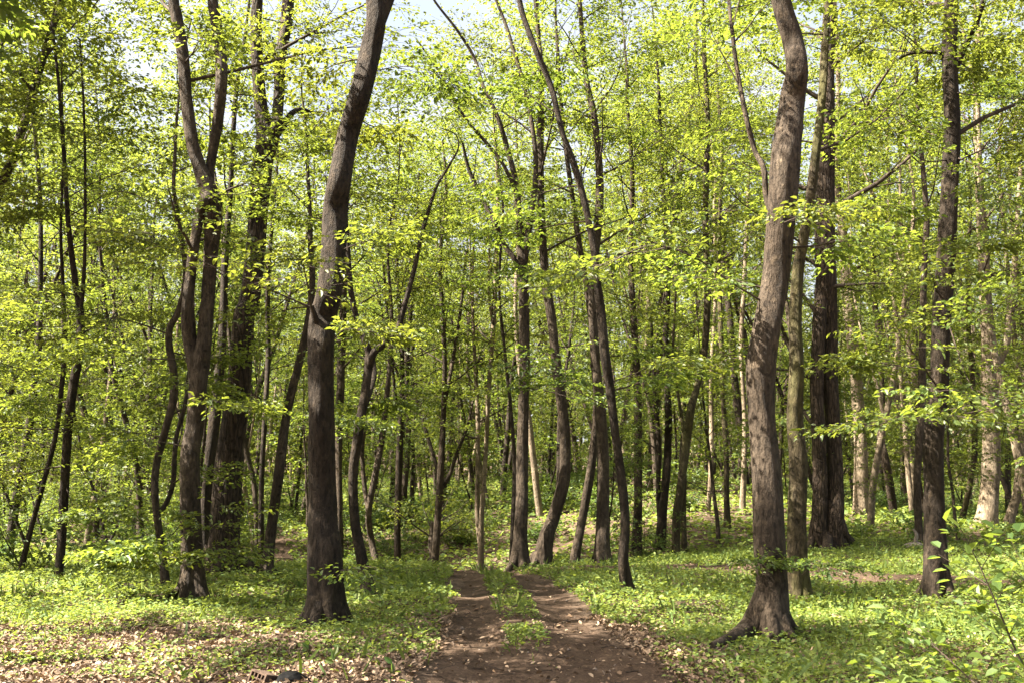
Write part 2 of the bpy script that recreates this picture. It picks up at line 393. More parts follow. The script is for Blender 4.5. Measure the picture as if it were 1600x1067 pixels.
def soil_mat(name, cols, sc, bump):
    m, t, b, out = new_mat(name); L = t.links
    tc = nd(t, 'ShaderNodeTexCoord')
    n1 = nd(t, 'ShaderNodeTexNoise', Scale=1.1 * sc, Detail=8.0, Roughness=0.65); L.new(tc.outputs['Object'], n1.inputs['Vector'])
    n2 = nd(t, 'ShaderNodeTexNoise', Scale=18 * sc, Detail=6.0, Roughness=0.7); L.new(tc.outputs['Object'], n2.inputs['Vector'])
    r1 = ramp(t, n1.outputs['Fac'], [(0.3, cols[0]), (0.52, cols[1]), (0.72, cols[2])])
    r2 = ramp(t, n2.outputs['Fac'], [(0.3, (0.5, 0.47, 0.45)), (0.6, (1.05, 1.02, 1.0)), (0.8, (1.3, 1.25, 1.2))])
    mul = nd(t, 'ShaderNodeMix', data_type='RGBA', blend_type='MULTIPLY'); mul.inputs[0].default_value = 1
    L.new(r1.outputs[0], mul.inputs[6]); L.new(r2.outputs[0], mul.inputs[7]); L.new(mul.outputs[2], b.inputs['Base Color'])
    bp = nd(t, 'ShaderNodeBump', Strength=bump, Distance=0.04); L.new(n2.outputs['Fac'], bp.inputs['Height']); L.new(bp.outputs[0], b.inputs['Normal'])
    b.inputs['Roughness'].default_value = 0.95; b.inputs['Specular IOR Level'].default_value = 0.1
    return m
SOIL = soil_mat('forest_soil', [(0.0585, 0.0413, 0.0289), (0.0894, 0.0654, 0.0467), (0.1306, 0.0997, 0.0722)], 1.0, 0.9)
DIRT = soil_mat('path_dirt', [(0.0525, 0.0362, 0.0249), (0.0817, 0.0571, 0.0395), (0.1240, 0.0892, 0.0626)], 1.6, 1.0)

xs = np.unique(np.concatenate([np.linspace(-400, -30, 16), np.linspace(-30, -8, 60), np.linspace(-8, 10, 140), np.linspace(10, 30, 50), np.linspace(30, 400, 16)]))
ys = np.unique(np.concatenate([np.linspace(-200, -6, 14), np.linspace(-6, 4, 20), np.linspace(4, 24, 170), np.linspace(24, 60, 100), np.linspace(60, 130, 50), np.linspace(130, 900, 14)]))
g = grid(xs, ys, terr, 'ground', SOIL); tag(g, kind='structure')

def strip(L, name, mat, seed, lift=0.022, nx=17):
    rng = np.random.default_rng(seed)
    P = spline(L, 5)[:, :2]; W = spline(L, 5)[:, 2]
    T = norm(np.gradient(P, axis=0)); N = np.stack([T[:, 1], -T[:, 0]], -1)
    s = np.arange(len(P))
    wl = W * (1 + 0.12 * vnoise(P[:, 0] * 3, P[:, 1], 2.2, seed)); wr = W * (1 + 0.12 * vnoise(P[:, 1], P[:, 0] * 3, 2.4, seed + 1))
    a = np.linspace(-1, 1, nx)
    off = np.where(a[None] < 0, a[None] * wl[:, None], a[None] * wr[:, None])
    X = P[:, 0:1] + N[:, 0:1] * off; Y = P[:, 1:2] + N[:, 1:2] * off
    Z = terr(X, Y) + lift * (1 - np.abs(a[None]) ** 6 * 1.6) + 0.006 * vnoise(X, Y, 9, seed)
    n = len(P); i = (np.arange(n - 1)[:, None] * nx + np.arange(nx - 1)[None]).ravel()
    mb = MB(); mb.add(np.stack([X, Y, Z], -1).reshape(-1, 3), np.stack([i, i + 1, i + nx + 1, i + nx], -1), 0, True)
    return tag(mb.build(name, mat), kind='structure')
strip(PATH, 'path', DIRT, 1)
strip(TRAIL, 'trail', DIRT, 2)
strip(TRACK, 'track', DIRT, 3)

# ------------------------------------------------------------------ trees
TREES = {}
class Tree: pass

def trunk_mod(rng, base_z, flare, lobes, lumps=0):
    ph = rng.uniform(0, 6.28, 6)
    LP = [(rng.uniform(0.25, 9), rng.uniform(0, 6.28), rng.uniform(-0.10, 0.13), rng.uniform(0.05, 0.13), rng.uniform(.25, .5)) for _ in range(lumps)]
    def f(P, th):
        h = np.maximum(P[:, 2] - base_z, 0)[:, None]; th = th[None]
        m = 1 + 0.045 * np.sin(2 * th + ph[0] + h * 0.9) + 0.03 * np.sin(3 * th + ph[1] - h * 1.7) + 0.02 * np.sin(5 * th + ph[2] + h * 2.6)
        m = m + 0.02 * np.sin(h * 4.3 + ph[3] + np.sin(th + ph[4])) 
        lob = 0.5 + 0.5 * np.cos(lobes * th + ph[5] + 0.4 * np.sin(2 * th))
        m = m + flare * np.exp(-h / 0.22) * (0.35 + 0.9 * lob) + flare * 0.35 * np.exp(-h / 0.7) * lob
        for hz, ta, am, sg, st in LP:
            dt = np.abs((th - ta + pi) % (2 * pi) - pi); q = ((h - hz) / sg) ** 2 + (dt / st) ** 2
            m = m + am * np.exp(-q) - 0.6 * abs(am) * np.exp(-q * 7)
        return m
    return f

def px_line(pts, Y, rng=None, wob=0.0, dY=0.0):
    """pixel polyline (u, v, width) -> world points and radii; dY = how far the far end leans away"""
    out = []; n = len(pts)
    for i, (u, v, w) in enumerate(pts):
        yy = Y + dY * i / max(1, n - 1) + (rng.normal(0, wob) if rng is not None and 0 < i else 0)
        p, k = at(u, v, yy); out.append((*p, 0.9 * w * k / 2))
    return np.array(out)

def crown(t, rng, line, R, h0, H, n, leafL, blen, M, mats, leafi=1):
    """ascending branches up the trunk line, as one crown mesh"""
    mb = MB(); z = line[:, 2] - t.base[2]
    for k in range(n):
        h = h0 + (H - h0) * ((k + rng.uniform(0, 1)) / n) ** 0.9
        i = int(np.clip(np.searchsorted(z, h), 1, len(line) - 1)); p = line[i]; r = R[i]
        a = k * 2.4 + rng.uniform(-0.5, 0.5); f = (h - h0) / (H - h0 + 1e-6)
        d = np.array([math.cos(a), math.sin(a), rng.uniform(0.25, 0.75) + 0.9 * f])
        L = blen * (1 - 0.55 * f) * rng.uniform(0.65, 1.2)
        bl = branch_line(rng, p, d, L, 6, 0.07, 0.10)
        leafy_branch(mb, rng, bl, max(0.012, r * 0.38), leafL, M=M, nsec=6, flatten=0.6, seclen=0.36, leaf=leafi)
    tip = branch_line(rng, line[-1], line[-1] - line[-2] + np.array([0, 0, .01]), 1.2, 4, 0.1)
    leafy_branch(mb, rng, tip, max(R[-1], 0.012), leafL, M=M, nsec=5, leaf=leafi)
    return mb.build('crown', mats, t.root, t.base)

def key_tree(tid, label, Y, pts, mat=None, limbs=(), H=17, flare=0.5, lobes=4, low=6, lowrange=(150, 640), leafL=0.075,
             crown_n=14, h0=None, name='forest_tree', roots=(), limb_leaf=7, dY=0.0, lowlen=(1.0, 2.2), blen=3.2, M=20, group=None, seed=None):
    mat = mat or BARK
    rng = np.random.default_rng(1000 + (seed if seed is not None else sum(map(ord, tid)) * 7 + int(pts[0][0])))
    t = Tree(); t.Y = Y; t.rng = rng; t.mat = mat; t.leafL = leafL
    A = px_line(pts, Y, rng, 0.05 * Y / 14, dY)
    b = A[0].copy(); b[2] = terr1(b[0], b[1])
    # drop or clip the line to meet the ground
    A = A[A[:, 2] > b[2] + 0.25]
    dx = A[0, :3] - b[:3]
    b0 = b.copy(); b0[2] -= 0.35
    A = np.vstack([b0, b, A]); A[0, 3] = A[1, 3]
    # carry the stem on above the picture
    if A[-1, 2] - b[2] < H - 1:
        d = A[-1, :3] - A[-3, :3]; d = d / np.linalg.norm(d); z0 = A[-1, 2]; r0 = A[-1, 3]; top = b[2] + H
        nst = 5
        for k in range(nst):
            d = d * np.array([0.8, 0.8, 1]) + rng.normal(0, 0.07, 3); d[2] = abs(d[2]) + 0.15; d /= np.linalg.norm(d)
            p = A[-1, :3] + d * (top - z0) / nst
            A = np.vstack([A, [*p, max(0.015, r0 * (1 - 0.85 * (k + 1) / nst))]])
    t.base = b[:3].copy(); t.root = empty(name, t.base)
    tag(t.root, label, 'tree', group)
    S = spline(A, 14 if Y < 16 else 6); line, R = S[:, :3], np.maximum(S[:, 3], 0.012)
    t.line, t.R = line, R
    mb = MB(); ns = 40 if Y < 16 else (16 if Y < 27 else 10)
    tube(mb, line, R, ns, 0, trunk_mod(rng, b[2], flare, lobes, 34 if Y < 19 else 10))
    if Y < 25 and R[2] > 0.07:
        a0 = rng.uniform(0, 6.28); nr = int(rng.integers(5, 8)); r0 = R[3]
        for k in range(nr):
            a = a0 + 6.28 * (k + rng.uniform(-.3, .3)) / nr; q = []
            ll = r0 * rng.uniform(1.6, 3.2); bend = rng.normal(0, .35)
            for f in np.linspace(0, 1, 6):
                aa = a + bend * f; rad = r0 * 0.55 + ll * f; x_ = b[0] + math.cos(aa) * rad; y_ = b[1] + math.sin(aa) * rad
                rr_ = r0 * 0.42 * (1 - 0.75 * f) ; hh = r0 * 1.7 * (1 - f) ** 3.2
                q.append((x_, y_, terr1(x_, y_) + hh - rr_ * (0.1 + 0.75 * f), rr_))
            q = spline(np.array(q), 3); tube(mb, q[:, :3], q[:, 3], 9, 0, trunk_mod(rng, -99, 0, 3))
    t.trunk = mb.build('trunk', mat, t.root, t.base)
    lm = [(np.array(line), R)]
    for lp in limbs:
        B = px_line(lp, Y, rng, 0.05 * Y / 14, rng.uniform(-0.5, 0.9))
        j = np.argmin(np.linalg.norm(line - B[0, :3], axis=1)); B[0, :3] = line[j] * 0.6 + B[0, :3] * 0.4
        B[1:, 1] += (line[j, 1] - Y) * 0.7
        if lp[-1][1] < 30:     # leaves the picture: grow on
            d = norm(B[-1, :3] - B[-2, :3])
            for k in range(3):
                d = norm(d * np.array([.9, .9, 1]) + np.array([0, 0, .12]) + rng.normal(0, .08, 3)); B = np.vstack([B, [*(B[-1, :3] + d * 1.3), B[-1, 3] * 0.6]])
        SB = spline(B, 6); m2 = MB()
        tube(m2, SB[:, :3], np.maximum(SB[:, 3], 0.008), max(8, ns - 8), 0, trunk_mod(rng, -99, 0, 3))
        m2.build('limb', mat, t.trunk, t.base); lm.append((SB[:, :3], SB[:, 3]))
    for rp in roots:
        B = []
        for q, (u_, v_, w_) in enumerate(rp):
            p_, k_ = at(u_, v_, Y)
            if q >= len(rp) - 3:
                Yg = CAM_Z * F / (v_ - HZ); p_, k_ = at(u_, v_, Yg) if abs(Yg - Y) < 2.5 else (p_, k_)
            rr_ = w_ * k_ / 2; p_[2] = max(p_[2], terr1(p_[0], p_[1]) - 0.2 * rr_)
            B.append((*p_, rr_))
        B = np.array(B); m3 = MB(); SB = spline(B, 6)
        tube(m3, SB[:, :3], SB[:, 3], 10, 0, trunk_mod(rng, -99, 0, 3)); m3.build('root', mat, t.trunk, t.base)
    # crown: high branches plus leafy limbs
    zz = line[:, 2] - t.base[2]
    if Y < 19: crown_n = min(crown_n, 7)
    elif Y > 20: M = 15; low = max(2, int(low * 0.7))
    H2 = zz.max(); h0 = h0 if h0 is not None else max(5.0, 0.42 * H2)
    mb = MB()
    for k in range(crown_n):
        h = h0 + (H2 - h0) * ((k + rng.uniform(0, 1)) / crown_n)
        i = int(np.clip(np.searchsorted(zz, h), 1, len(line) - 1)); f = (h - h0) / (H2 - h0)
        a = k * 2.4 + rng.uniform(-.5, .5)
        d = np.array([math.cos(a), math.sin(a), rng.uniform(0.2, 0.7) + 0.8 * f])
        bl = branch_line(rng, line[i], d, blen * (1 - 0.5 * f) * rng.uniform(.65, 1.2), 6, 0.07)
        leafy_branch(mb, rng, bl, max(0.012, R[i] * 0.35), leafL, M=M, nsec=6, flatten=0.6)
    for (ln, lr) in lm[1:]:
        n = len(ln)
        for k in range(limb_leaf):
            i = int(n * (0.4 + 0.59 * (k + rng.uniform(0, 1)) / limb_leaf)); i = min(i, n - 2)
            d = norm(ln[i + 1] - ln[i]) * 0.6 + rng.normal(0, 0.6, 3); d[2] = abs(d[2]) * 0.6
            bl = branch_line(rng, ln[i], d, rng.uniform(0.9, 2.0), 5, 0.03)
            leafy_branch(mb, rng, bl, max(0.008, lr[i] * 0.4), leafL, M=M, nsec=4, flatten=0.5)
    # low leafy side branches in the picture
    for k in range(low):
        v = lowrange[0] + (lowrange[1] - lowrange[0]) * (k + rng.uniform(0, 1)) / max(1, low)
        _, kk = at(800, v, Y); hz = CAM_Z + (HZ - v) * kk
        i = int(np.clip(np.searchsorted(line[:, 2], hz), 2, len(line) - 2))
        a = rng.uniform(0, 2 * pi); d = np.array([math.cos(a), 0.8 * math.sin(a) - 0.15, rng.uniform(-0.05, 0.35)])
        bl = branch_line(rng, line[i], d, rng.uniform(*lowlen), 6, -0.02, 0.09)
        leafy_branch(mb, rng, bl, min(0.016, R[i] * 0.3), leafL, M=M, nsec=5, flatten=0.25, t0=0.3, seclen=0.34, sp=(0.35, 0.6))
    if mb.n: mb.build('crown', [TWIG, LEAF], t.root, t.base)
    TREES[tid] = t
    return t

def low_branch(tid, v0, ends, r=0.014, Y=None, dY=-0.5, leafL=None, M=22, nsec=7, t0=0.3, sp=(0.35, 0.62)):
    """a leafy side branch (a part) from row v0 of a tree's trunk through pixel ends"""
    t = TREES[tid]; rng = t.rng
    _, kk = at(800, v0, t.Y); i = int(np.argmin(np.abs(t.line[:, 2] - (CAM_Z + (HZ - v0) * kk))))
    P = [t.line[i]]
    for q, (u, v) in enumerate(ends): P.append(at(u, v, t.Y + dY * (q + 1) / len(ends))[0])
    ln = spline(np.array(P), 4); mb = MB()
    leafy_branch(mb, rng, ln, r, leafL or t.leafL, M=M, nsec=nsec, flatten=0.25, t0=t0, seclen=0.30, sp=sp)
    mb.build('branch', [TWIG, LEAF], t.trunk, t.base)

# --- near trees
key_tree('R1', 'stout smooth grey-brown trunk right of the path, sunlit patch above its spreading root', 10.9,
    [(1206, 1000, 60.7), (1207, 967, 57.0), (1206, 914, 53.4), (1202, 845, 57.0), (1199, 755, 52.4), (1191, 660, 47.8), (1190, 580, 51.5), (1199, 510, 46.0), (1211, 438, 46.0), (1218, 365, 46.9),
     (1223, 302, 47.8), (1228, 243, 48.8), (1239, 160, 41.4), (1246, 110, 35.9), (1238, 62, 35.0), (1222, 10, 33.1), (1206, -60, 30.4)], BARK,
    limbs=[[(1206, 350, 11), (1199, 310, 10), (1195, 263, 10), (1181, 234, 9), (1168, 185, 9), (1154, 112, 8), (1145, 44, 7), (1140, 0, 6)]],
    roots=[[(1204, 890, 26), (1192, 945, 40), (1172, 980, 36), (1146, 996, 24), (1112, 1008, 10)]],
    H=18, flare=0.28, lobes=3, low=2, lowrange=(330, 460), lowlen=(0.5, 1.0), leafL=0.072, seed=11, h0=7.9)
key_tree('L1', 'thick dark trunk left of the path, leaning right towards its forked top', 11.9,
    [(508, 968, 62), (508, 930, 58), (507, 872, 58), (503, 766, 50), (502, 659, 46), (502, 553, 47), (505, 500, 46), (514, 459, 43), (521, 396, 42), (524, 332, 41),
     (530, 285, 38), (543, 214, 36), (562, 150, 36), (578, 82, 36), (588, 28, 34), (580, -30, 26), (570, -80, 22)], BARK_DARK,
    limbs=[[(588, 40, 28), (604, -5, 28), (622, -50, 24)], [(510, 520, 16), (494, 500, 12), (487, 478, 8)]],
    H=18, flare=0.55, lobes=5, low=2, lowrange=(20, 300), lowlen=(0.5, 1.0), leafL=0.072, seed=12, crown_n=7, limb_leaf=2)
key_tree('L2', 'sun-flecked trunk with two stems that part and meet again, leafy sprouts at its foot', 14.4,
    [(300, 932, 40), (300, 872, 35), (297, 792, 34), (297, 713, 34), (305, 659, 31), (309, 606, 32), (312, 570, 38), (319, 539, 28), (325, 459, 24), (329, 396, 24), (332, 357, 28), (330, 315, 34),
     (314, 267, 24), (302, 228, 21), (295, 185, 20), (290, 142, 20), (286, 89, 20), (276, 28, 20), (271, -10, 18)], BARK,
    limbs=[[(309, 590, 30), (298, 545, 26), (293, 507, 25), (293, 466, 20), (297, 427, 18), (301, 395, 18), (306, 365, 17), (311, 338, 17), (319, 315, 18), (325, 300, 16)],
           [(330, 310, 20), (330, 267, 16), (341, 199, 18), (347, 142, 20), (347, 89, 19), (338, 28, 18), (334, 0, 17)]],
    H=17, flare=0.55, lobes=4, low=2, lowrange=(40, 200), lowlen=(0.6, 1.1), seed=13, limb_leaf=3)
key_tree('L3', 'broad rough-barked trunk leaning right, with deep furrows, behind the sprouting trunk', 18.0,
    [(346, 897, 62), (349, 860, 54), (351, 819, 49), (356, 739, 47), (367, 659, 43), (375, 580, 41), (380, 500, 38), (388, 475, 37), (396, 427, 35), (402, 356, 33), (407, 303, 33),
     (411, 249, 34), (417, 218, 36), (407, 165, 22), (402, 89, 21), (400, 36, 20), (403, -20, 18)], BARK_OAK,
    limbs=[[(418, 225, 30), (430, 195, 22), (434, 160, 20), (438, 89, 20), (447, 36, 21), (450, 0, 20)], [(425, 222, 16), (440, 200, 12), (454, 178, 10), (470, 170, 7), (490, 176, 4)]],
    H=18, flare=0.4, lobes=6, low=2, lowrange=(30, 230), lowlen=(0.7, 1.2), name='oak_tree', seed=14, limb_leaf=2, crown_n=4)
key_tree('R2', 'mossy dark trunk close behind the stout smooth trunk on its right', 14.9,
    [(1248, 925, 36), (1246, 870, 32), (1245, 819, 31), (1247, 728, 30), (1242, 659, 29), (1245, 580, 26), (1243, 500, 23), (1247, 423, 20), (1256, 370, 18), (1264, 325, 17), (1274, 244, 15), (1285, 150, 13), (1290, 60, 11), (1294, -20, 9)],
    BARK_MOSS, H=16, flare=0.3, low=6, lowrange=(60, 500), seed=15)
key_tree('R3', 'dark stout trunk with flared foot at right, small leafy shoots up its side', 14.5,
    [(1466, 930, 42), (1463, 880, 38), (1462, 845, 37), (1460, 755, 35), (1458, 686, 34), (1467, 617, 31), (1469, 553, 30), (1471, 500, 30), (1474, 463, 30), (1479, 390, 30), (1484, 292, 28), (1487, 195, 28), (1484, 97, 26), (1486, 24, 25), (1488, -30, 22)],
    BARK_DARK, limbs=[[(1490, 125, 12), (1500, 90, 11), (1515, 58, 10), (1532, 15, 9)], [(1484, 84, 8), (1455, 82, 7), (1425, 84, 5), (1405, 92, 3)]],
    H=16, flare=0.55, lobes=5, low=14, lowrange=(20, 700), lowlen=(0.5, 1.9), seed=16)
key_tree('C1', 'slim dark curved trunk standing alone beside the path bend', 14.6,
    [(981, 930, 20), (977, 900, 18), (974, 872, 17), (977, 819, 16), (972, 755, 15), (961, 675, 14), (953, 606, 15), (945, 553, 16), (939, 487, 16), (933, 439, 13), (926, 380, 12), (912, 312, 12), (895, 253, 12), (878, 205, 10), (861, 136, 10), (837, 78, 10), (817, 24, 9), (806, -20, 8)],
    BARK_DARK, H=15, flare=0.35, low=6, lowrange=(60, 640), lowlen=(0.6, 1.7), h0=8.5, seed=17)
key_tree('C2', 'slender Y-forked trunk with one long bare limb curving up over the path', 14.6,
    [(577, 928, 20), (571, 900, 18), (565, 872, 17), (554, 808, 16), (552, 739, 16), (560, 675, 17), (570, 617, 16), (577, 558, 14), (571, 536, 12), (559, 504, 11), (548, 453, 10), (544, 400, 9), (540, 330, 7), (536, 250, 5)],
    BARK_DARK, limbs=[[(576, 580, 13), (584, 552, 13), (603, 536, 11), (621, 517, 10), (632, 480, 9), (647, 424, 8), (661, 361, 7), (681, 297, 5), (700, 263, 4), (716, 234, 3), (712, 212, 2), (690, 202, 2)],
                      [(559, 660, 10), (576, 620, 9), (585, 585, 9), (582, 556, 8)]],
    H=6.8, flare=0.35, low=3, lowrange=(600, 680), lowlen=(0.4, 0.8), h0=5.0, crown_n=5, blen=1.3, seed=18, limb_leaf=1)
key_tree('L4', 'slim wavy trunk left of the sprouting trunk, with a thin second stem', 16.0,
    [(259, 912, 13), (254, 870, 13), (250, 840, 13), (242, 776, 13), (244, 728, 13), (260, 665, 13), (271, 622, 14), (271, 580, 13), (264, 536, 12), (266, 511, 11), (278, 488, 10), (290, 440, 9), (285, 380, 8), (272, 300, 7)],
    BARK, limbs=[[(247, 800, 9), (258, 790, 9), (271, 755, 9), (276, 686, 8), (290, 633, 7), (296, 580, 5)]], H=9.5, flare=0.3, low=5, lowrange=(480, 720), h0=6.5, crown_n=5, blen=1.8, seed=19)
key_tree('L5', 'dark straight trunk forked high up, at the edge of the shrubs on the left', 16.7,
    [(92, 906, 14), (98, 819, 15), (101, 755, 16), (106, 670, 15), (114, 606, 16), (125, 543, 14), (125, 487, 13), (119, 451, 10), (112, 398, 9), (106, 340, 8), (100, 244, 7), (93, 146, 6), (86, 80, 5)],
    BARK_DARK, limbs=[[(125, 490, 9), (130, 434, 7), (132, 380, 6), (132, 244, 5), (129, 146, 4), (124, 60, 3)]], H=12, flare=0.3, low=12, lowrange=(100, 760), h0=5.5, crown_n=12, blen=2.4, seed=20)
key_tree('L6', 'leaning lower trunk with sunlit middle between the furrowed trunk and the thick dark one', 17.6,
    [(416, 898, 23), (420, 860, 19), (425, 819, 18), (437, 728, 17), (446, 659, 15), (457, 606, 14), (467, 569, 14), (482, 500, 13), (488, 440, 11), (485, 380, 10), (484, 330, 8), (480, 250, 6)],
    BARK, H=9.5, flare=0.35, low=4, lowrange=(300, 560), h0=5.5, crown_n=6, blen=2.2, seed=21)
key_tree('L7', 'thin dark trunk leaning right among shrubs near the left edge', 18.0,
    [(31, 895, 9), (50, 819, 9), (69, 750, 9), (88, 675, 8), (96, 606, 8), (101, 543, 8), (98, 440, 6), (95, 360, 5), (99, 260, 4)], BARK_DARK, H=10, flare=0.25, low=9, lowrange=(300, 760), h0=5, crown_n=8, blen=1.8, seed=22)
key_tree('L8', 'tall dark trunk slanting up at the far left edge', 25.5,
    [(15, 850, 16), (32, 739, 14), (45, 670, 13), (53, 606, 13), (58, 560, 13), (61, 523, 12), (63, 451, 9), (64, 391, 8), (62, 300, 7), (52, 170, 6), (46, 60, 5)], BARK_DARK, H=15, flare=0.3, low=10, lowrange=(80, 700), h0=6, seed=23, lowlen=(1.4, 3.0))
# --- the row of trees where the path drops away
key_tree('M1', 'straight trunk beside the crest of the path, forking into three bright limbs', 21.5,
    [(812, 880, 29), (813, 840, 23), (815, 792, 21), (816, 707, 21), (819, 606, 19), (819, 527, 19), (818, 439, 17), (814, 380, 14), (811, 340, 12), (806, 287, 10), (793, 234, 9), (778, 185, 8), (754, 132, 7), (742, 93, 6), (715, 49, 5), (681, 5, 4)], BARK,
    limbs=[[(817, 440, 12), (803, 404, 9), (786, 380, 9), (773, 346, 9), (754, 312, 8), (732, 262, 7), (722, 220, 4)],
           [(818, 420, 13), (829, 341, 11), (837, 273, 9), (834, 215, 8), (822, 146, 7), (798, 63, 6), (783, 20, 5)],
           [(806, 300, 8), (783, 253, 6), (758, 222, 6), (734, 195, 5), (705, 151, 5), (686, 112, 4), (651, 63, 3)]],
    H=14, flare=0.4, low=4, lowrange=(430, 640), h0=9.5, crown_n=2, blen=2.0, leafL=0.08, seed=24, limb_leaf=3)
key_tree('M2', 'grey trunk sweeping out from its foot then rising straight, right of the path crest', 22.0,
    [(846, 870, 32), (854, 838, 26), (865, 808, 22), (881, 750, 20), (882, 675, 18), (876, 617, 18), (868, 553, 16), (861, 495, 17), (851, 424, 15), (846, 331, 13), (844, 219, 12), (846, 122, 9), (840, 40, 8), (834, -20, 7)], BARK, H=16, flare=0.4, low=7, lowrange=(60, 620), leafL=0.08, seed=25)
key_tree('M3', 'short-based trunk with sunlit flared foot, rearmost of the pair behind the slim curved trunk', 22.0,
    [(941, 870, 30), (941, 840, 24), (942, 792, 21), (942, 712, 20), (938, 640, 19), (930, 560, 17), (926, 480, 16), (930, 400, 15), (937, 310, 14), (935, 244, 12), (928, 180, 11), (917, 130, 10), (910, 60, 9), (905, -10, 8)], BARK, H=16, flare=0.6, low=8, lowrange=(60, 640), leafL=0.08, seed=26)
key_tree('M4', 'thinner trunk leaning right from a sunlit foot, left of the slim curved trunk', 22.6,
    [(899, 868, 16), (905, 835, 15), (913, 792, 16), (926, 712, 15), (932, 633, 12), (929, 553, 11), (917, 450, 10), (905, 380, 10), (893, 300, 9), (880, 200, 7), (872, 90, 6)], BARK, H=15, flare=0.3, low=5, lowrange=(150, 600), leafL=0.08, seed=27)
key_tree('M5', 'bent mossy trunk curving right halfway up, between two thin stems', 25.0,
    [(1056, 855, 15), (1058, 803, 16), (1063, 768, 15), (1068, 726, 15), (1073, 688, 15), (1079, 640, 14), (1089, 604, 11), (1101, 548, 11), (1105, 475, 12), (1104, 406, 11), (1102, 337, 11), (1104, 267, 10), (1106, 190, 8), (1101, 90, 7), (1098, 0, 5)], BARK_MOSS, H=16, flare=0.3, low=10, lowrange=(80, 580), leafL=0.08, lowlen=(1.2, 2.6), seed=28)
key_tree('M6', 'upright spotted trunk behind the slim curved trunk, dark foot in undergrowth', 26.0,
    [(995, 852, 18), (997, 785, 15), (997, 726, 15), (997, 664, 14), (996, 600, 13), (990, 500, 11), (985, 400, 10), (988, 280, 8), (980, 160, 6)], BARK, H=16, flare=0.3, low=10, lowrange=(120, 640), leafL=0.08, lowlen=(1.2, 2.6), seed=29)
key_tree('M7', 'dark trunk pair with pale streaks left of the bent mossy trunk', 27.0,
    [(1031, 854, 19), (1035, 803, 15), (1042, 733, 14), (1044, 681, 14), (1044, 640, 13), (1040, 540, 11), (1044, 420, 9), (1036, 300, 8), (1030, 160, 6)], BARK_DARK,
    limbs=[[(1034, 840, 9), (1028, 768, 8), (1029, 690, 8), (1022, 600, 6), (1016, 480, 5)]], H=16, flare=0.3, low=10, lowrange=(120, 640), leafL=0.08, lowlen=(1.2, 2.6), seed=30)
key_tree('R4', 'massive double trunk with buttressed roots behind the mossy trunk', 24.0,
    [(1304, 862, 36), (1305, 820, 29), (1306, 766, 26), (1302, 680, 26), (1298, 606, 27), (1294, 500, 32), (1290, 414, 34), (1289, 300, 32), (1291, 195, 29), (1293, 97, 26), (1296, 20, 22), (1296, -30, 20)], BARK_OAK,
    limbs=[[(1280, 862, 30), (1281, 820, 27), (1282, 766, 26), (1279, 680, 25), (1276, 606, 25), (1280, 510, 24), (1286, 430, 24), (1288, 390, 20)]],
    roots=[[(1306, 800, 22), (1320, 838, 18), (1334, 852, 12), (1345, 860, 6)], [(1292, 780, 16), (1293, 830, 15), (1294, 864, 16)], [(1274, 810, 14), (1268, 845, 12), (1262, 862, 8)]],
    H=18, flare=0.5, lobes=5, low=9, lowrange=(60, 600), leafL=0.085, lowlen=(1.2, 2.4), name='oak_tree', seed=31)
key_tree('R5', 'bright whitish trunk right of the massive double trunk', 34.0,
    [(1345, 822, 26), (1345, 712, 22), (1340, 622, 21), (1332, 532, 20), (1325, 463, 20), (1320, 390, 17), (1311, 317, 12), (1307, 244, 10), (1310, 140, 8), (1306, 30, 7)], BARK_PALE, H=19, flare=0.35, low=6, lowrange=(60, 700), leafL=0.09, lowlen=(1.4, 3), seed=32)
key_tree('R6', 'slim trunk leaning left to its top, right of the bright whitish one', 36.0,
    [(1397, 815, 12), (1396, 797, 13), (1385, 728, 14), (1375, 675, 12), (1379, 633, 9), (1376, 569, 9), (1370, 500, 8), (1363, 400, 7), (1362, 300, 6), (1355, 180, 5)], BARK, H=18, flare=0.3, low=6, lowrange=(60, 640), leafL=0.09, lowlen=(1.4, 3), seed=33)
key_tree('R7', 'thin pale winding trunk left of the dark stout trunk at right', 37.0,
    [(1426, 815, 9), (1425, 797, 9), (1418, 728, 9), (1414, 659, 9), (1407, 580, 8), (1401, 510, 8), (1392, 400, 7), (1388, 280, 6), (1385, 160, 5)], BARK_PALE, H=18, flare=0.3, low=6, lowrange=(60, 640), leafL=0.09, lowlen=(1.4, 3), seed=34)
key_tree('R8', 'big pale-barked trunk with a broad dark foot near the right edge, forked', 32.5,
    [(1542, 834, 40), (1544, 800, 32), (1547, 755, 30), (1549, 702, 29), (1547, 633, 28), (1547, 569, 30), (1542, 500, 22), (1537, 400, 18), (1531, 300, 15), (1526, 180, 12), (1528, 60, 9)], BARK_PALE,
    limbs=[[(1552, 580, 18), (1566, 556, 15), (1574, 530, 14), (1579, 490, 13), (1585, 430, 11), (1590, 360, 9), (1596, 260, 7)]], H=19, flare=0.45, lobes=5, low=6, lowrange=(60, 560), leafL=0.09, lowlen=(1.4, 3), seed=35)
key_tree('R9', 'pale slanting trunk cut by the right edge of the view', 33.5,
    [(1574, 832, 18), (1580, 800, 16), (1590, 766, 16), (1598, 686, 15), (1604, 600, 13), (1606, 480, 11), (1612, 350, 8)], BARK_PALE, H=17, flare=0.3, low=5, lowrange=(150, 600), leafL=0.09, lowlen=(1.4, 3), seed=36)
key_tree('R10', 'thin leaning trunk just left of the big sun-bleached one', 35.0,
    [(1500, 832, 11), (1506, 800, 10), (1515, 756, 10), (1523, 700, 10), (1520, 600, 8), (1512, 480, 7), (1516, 340, 6)], BARK_MOSS, H=15, flare=0.3, low=6, lowrange=(150, 640), leafL=0.09, lowlen=(1.4, 3), seed=37)
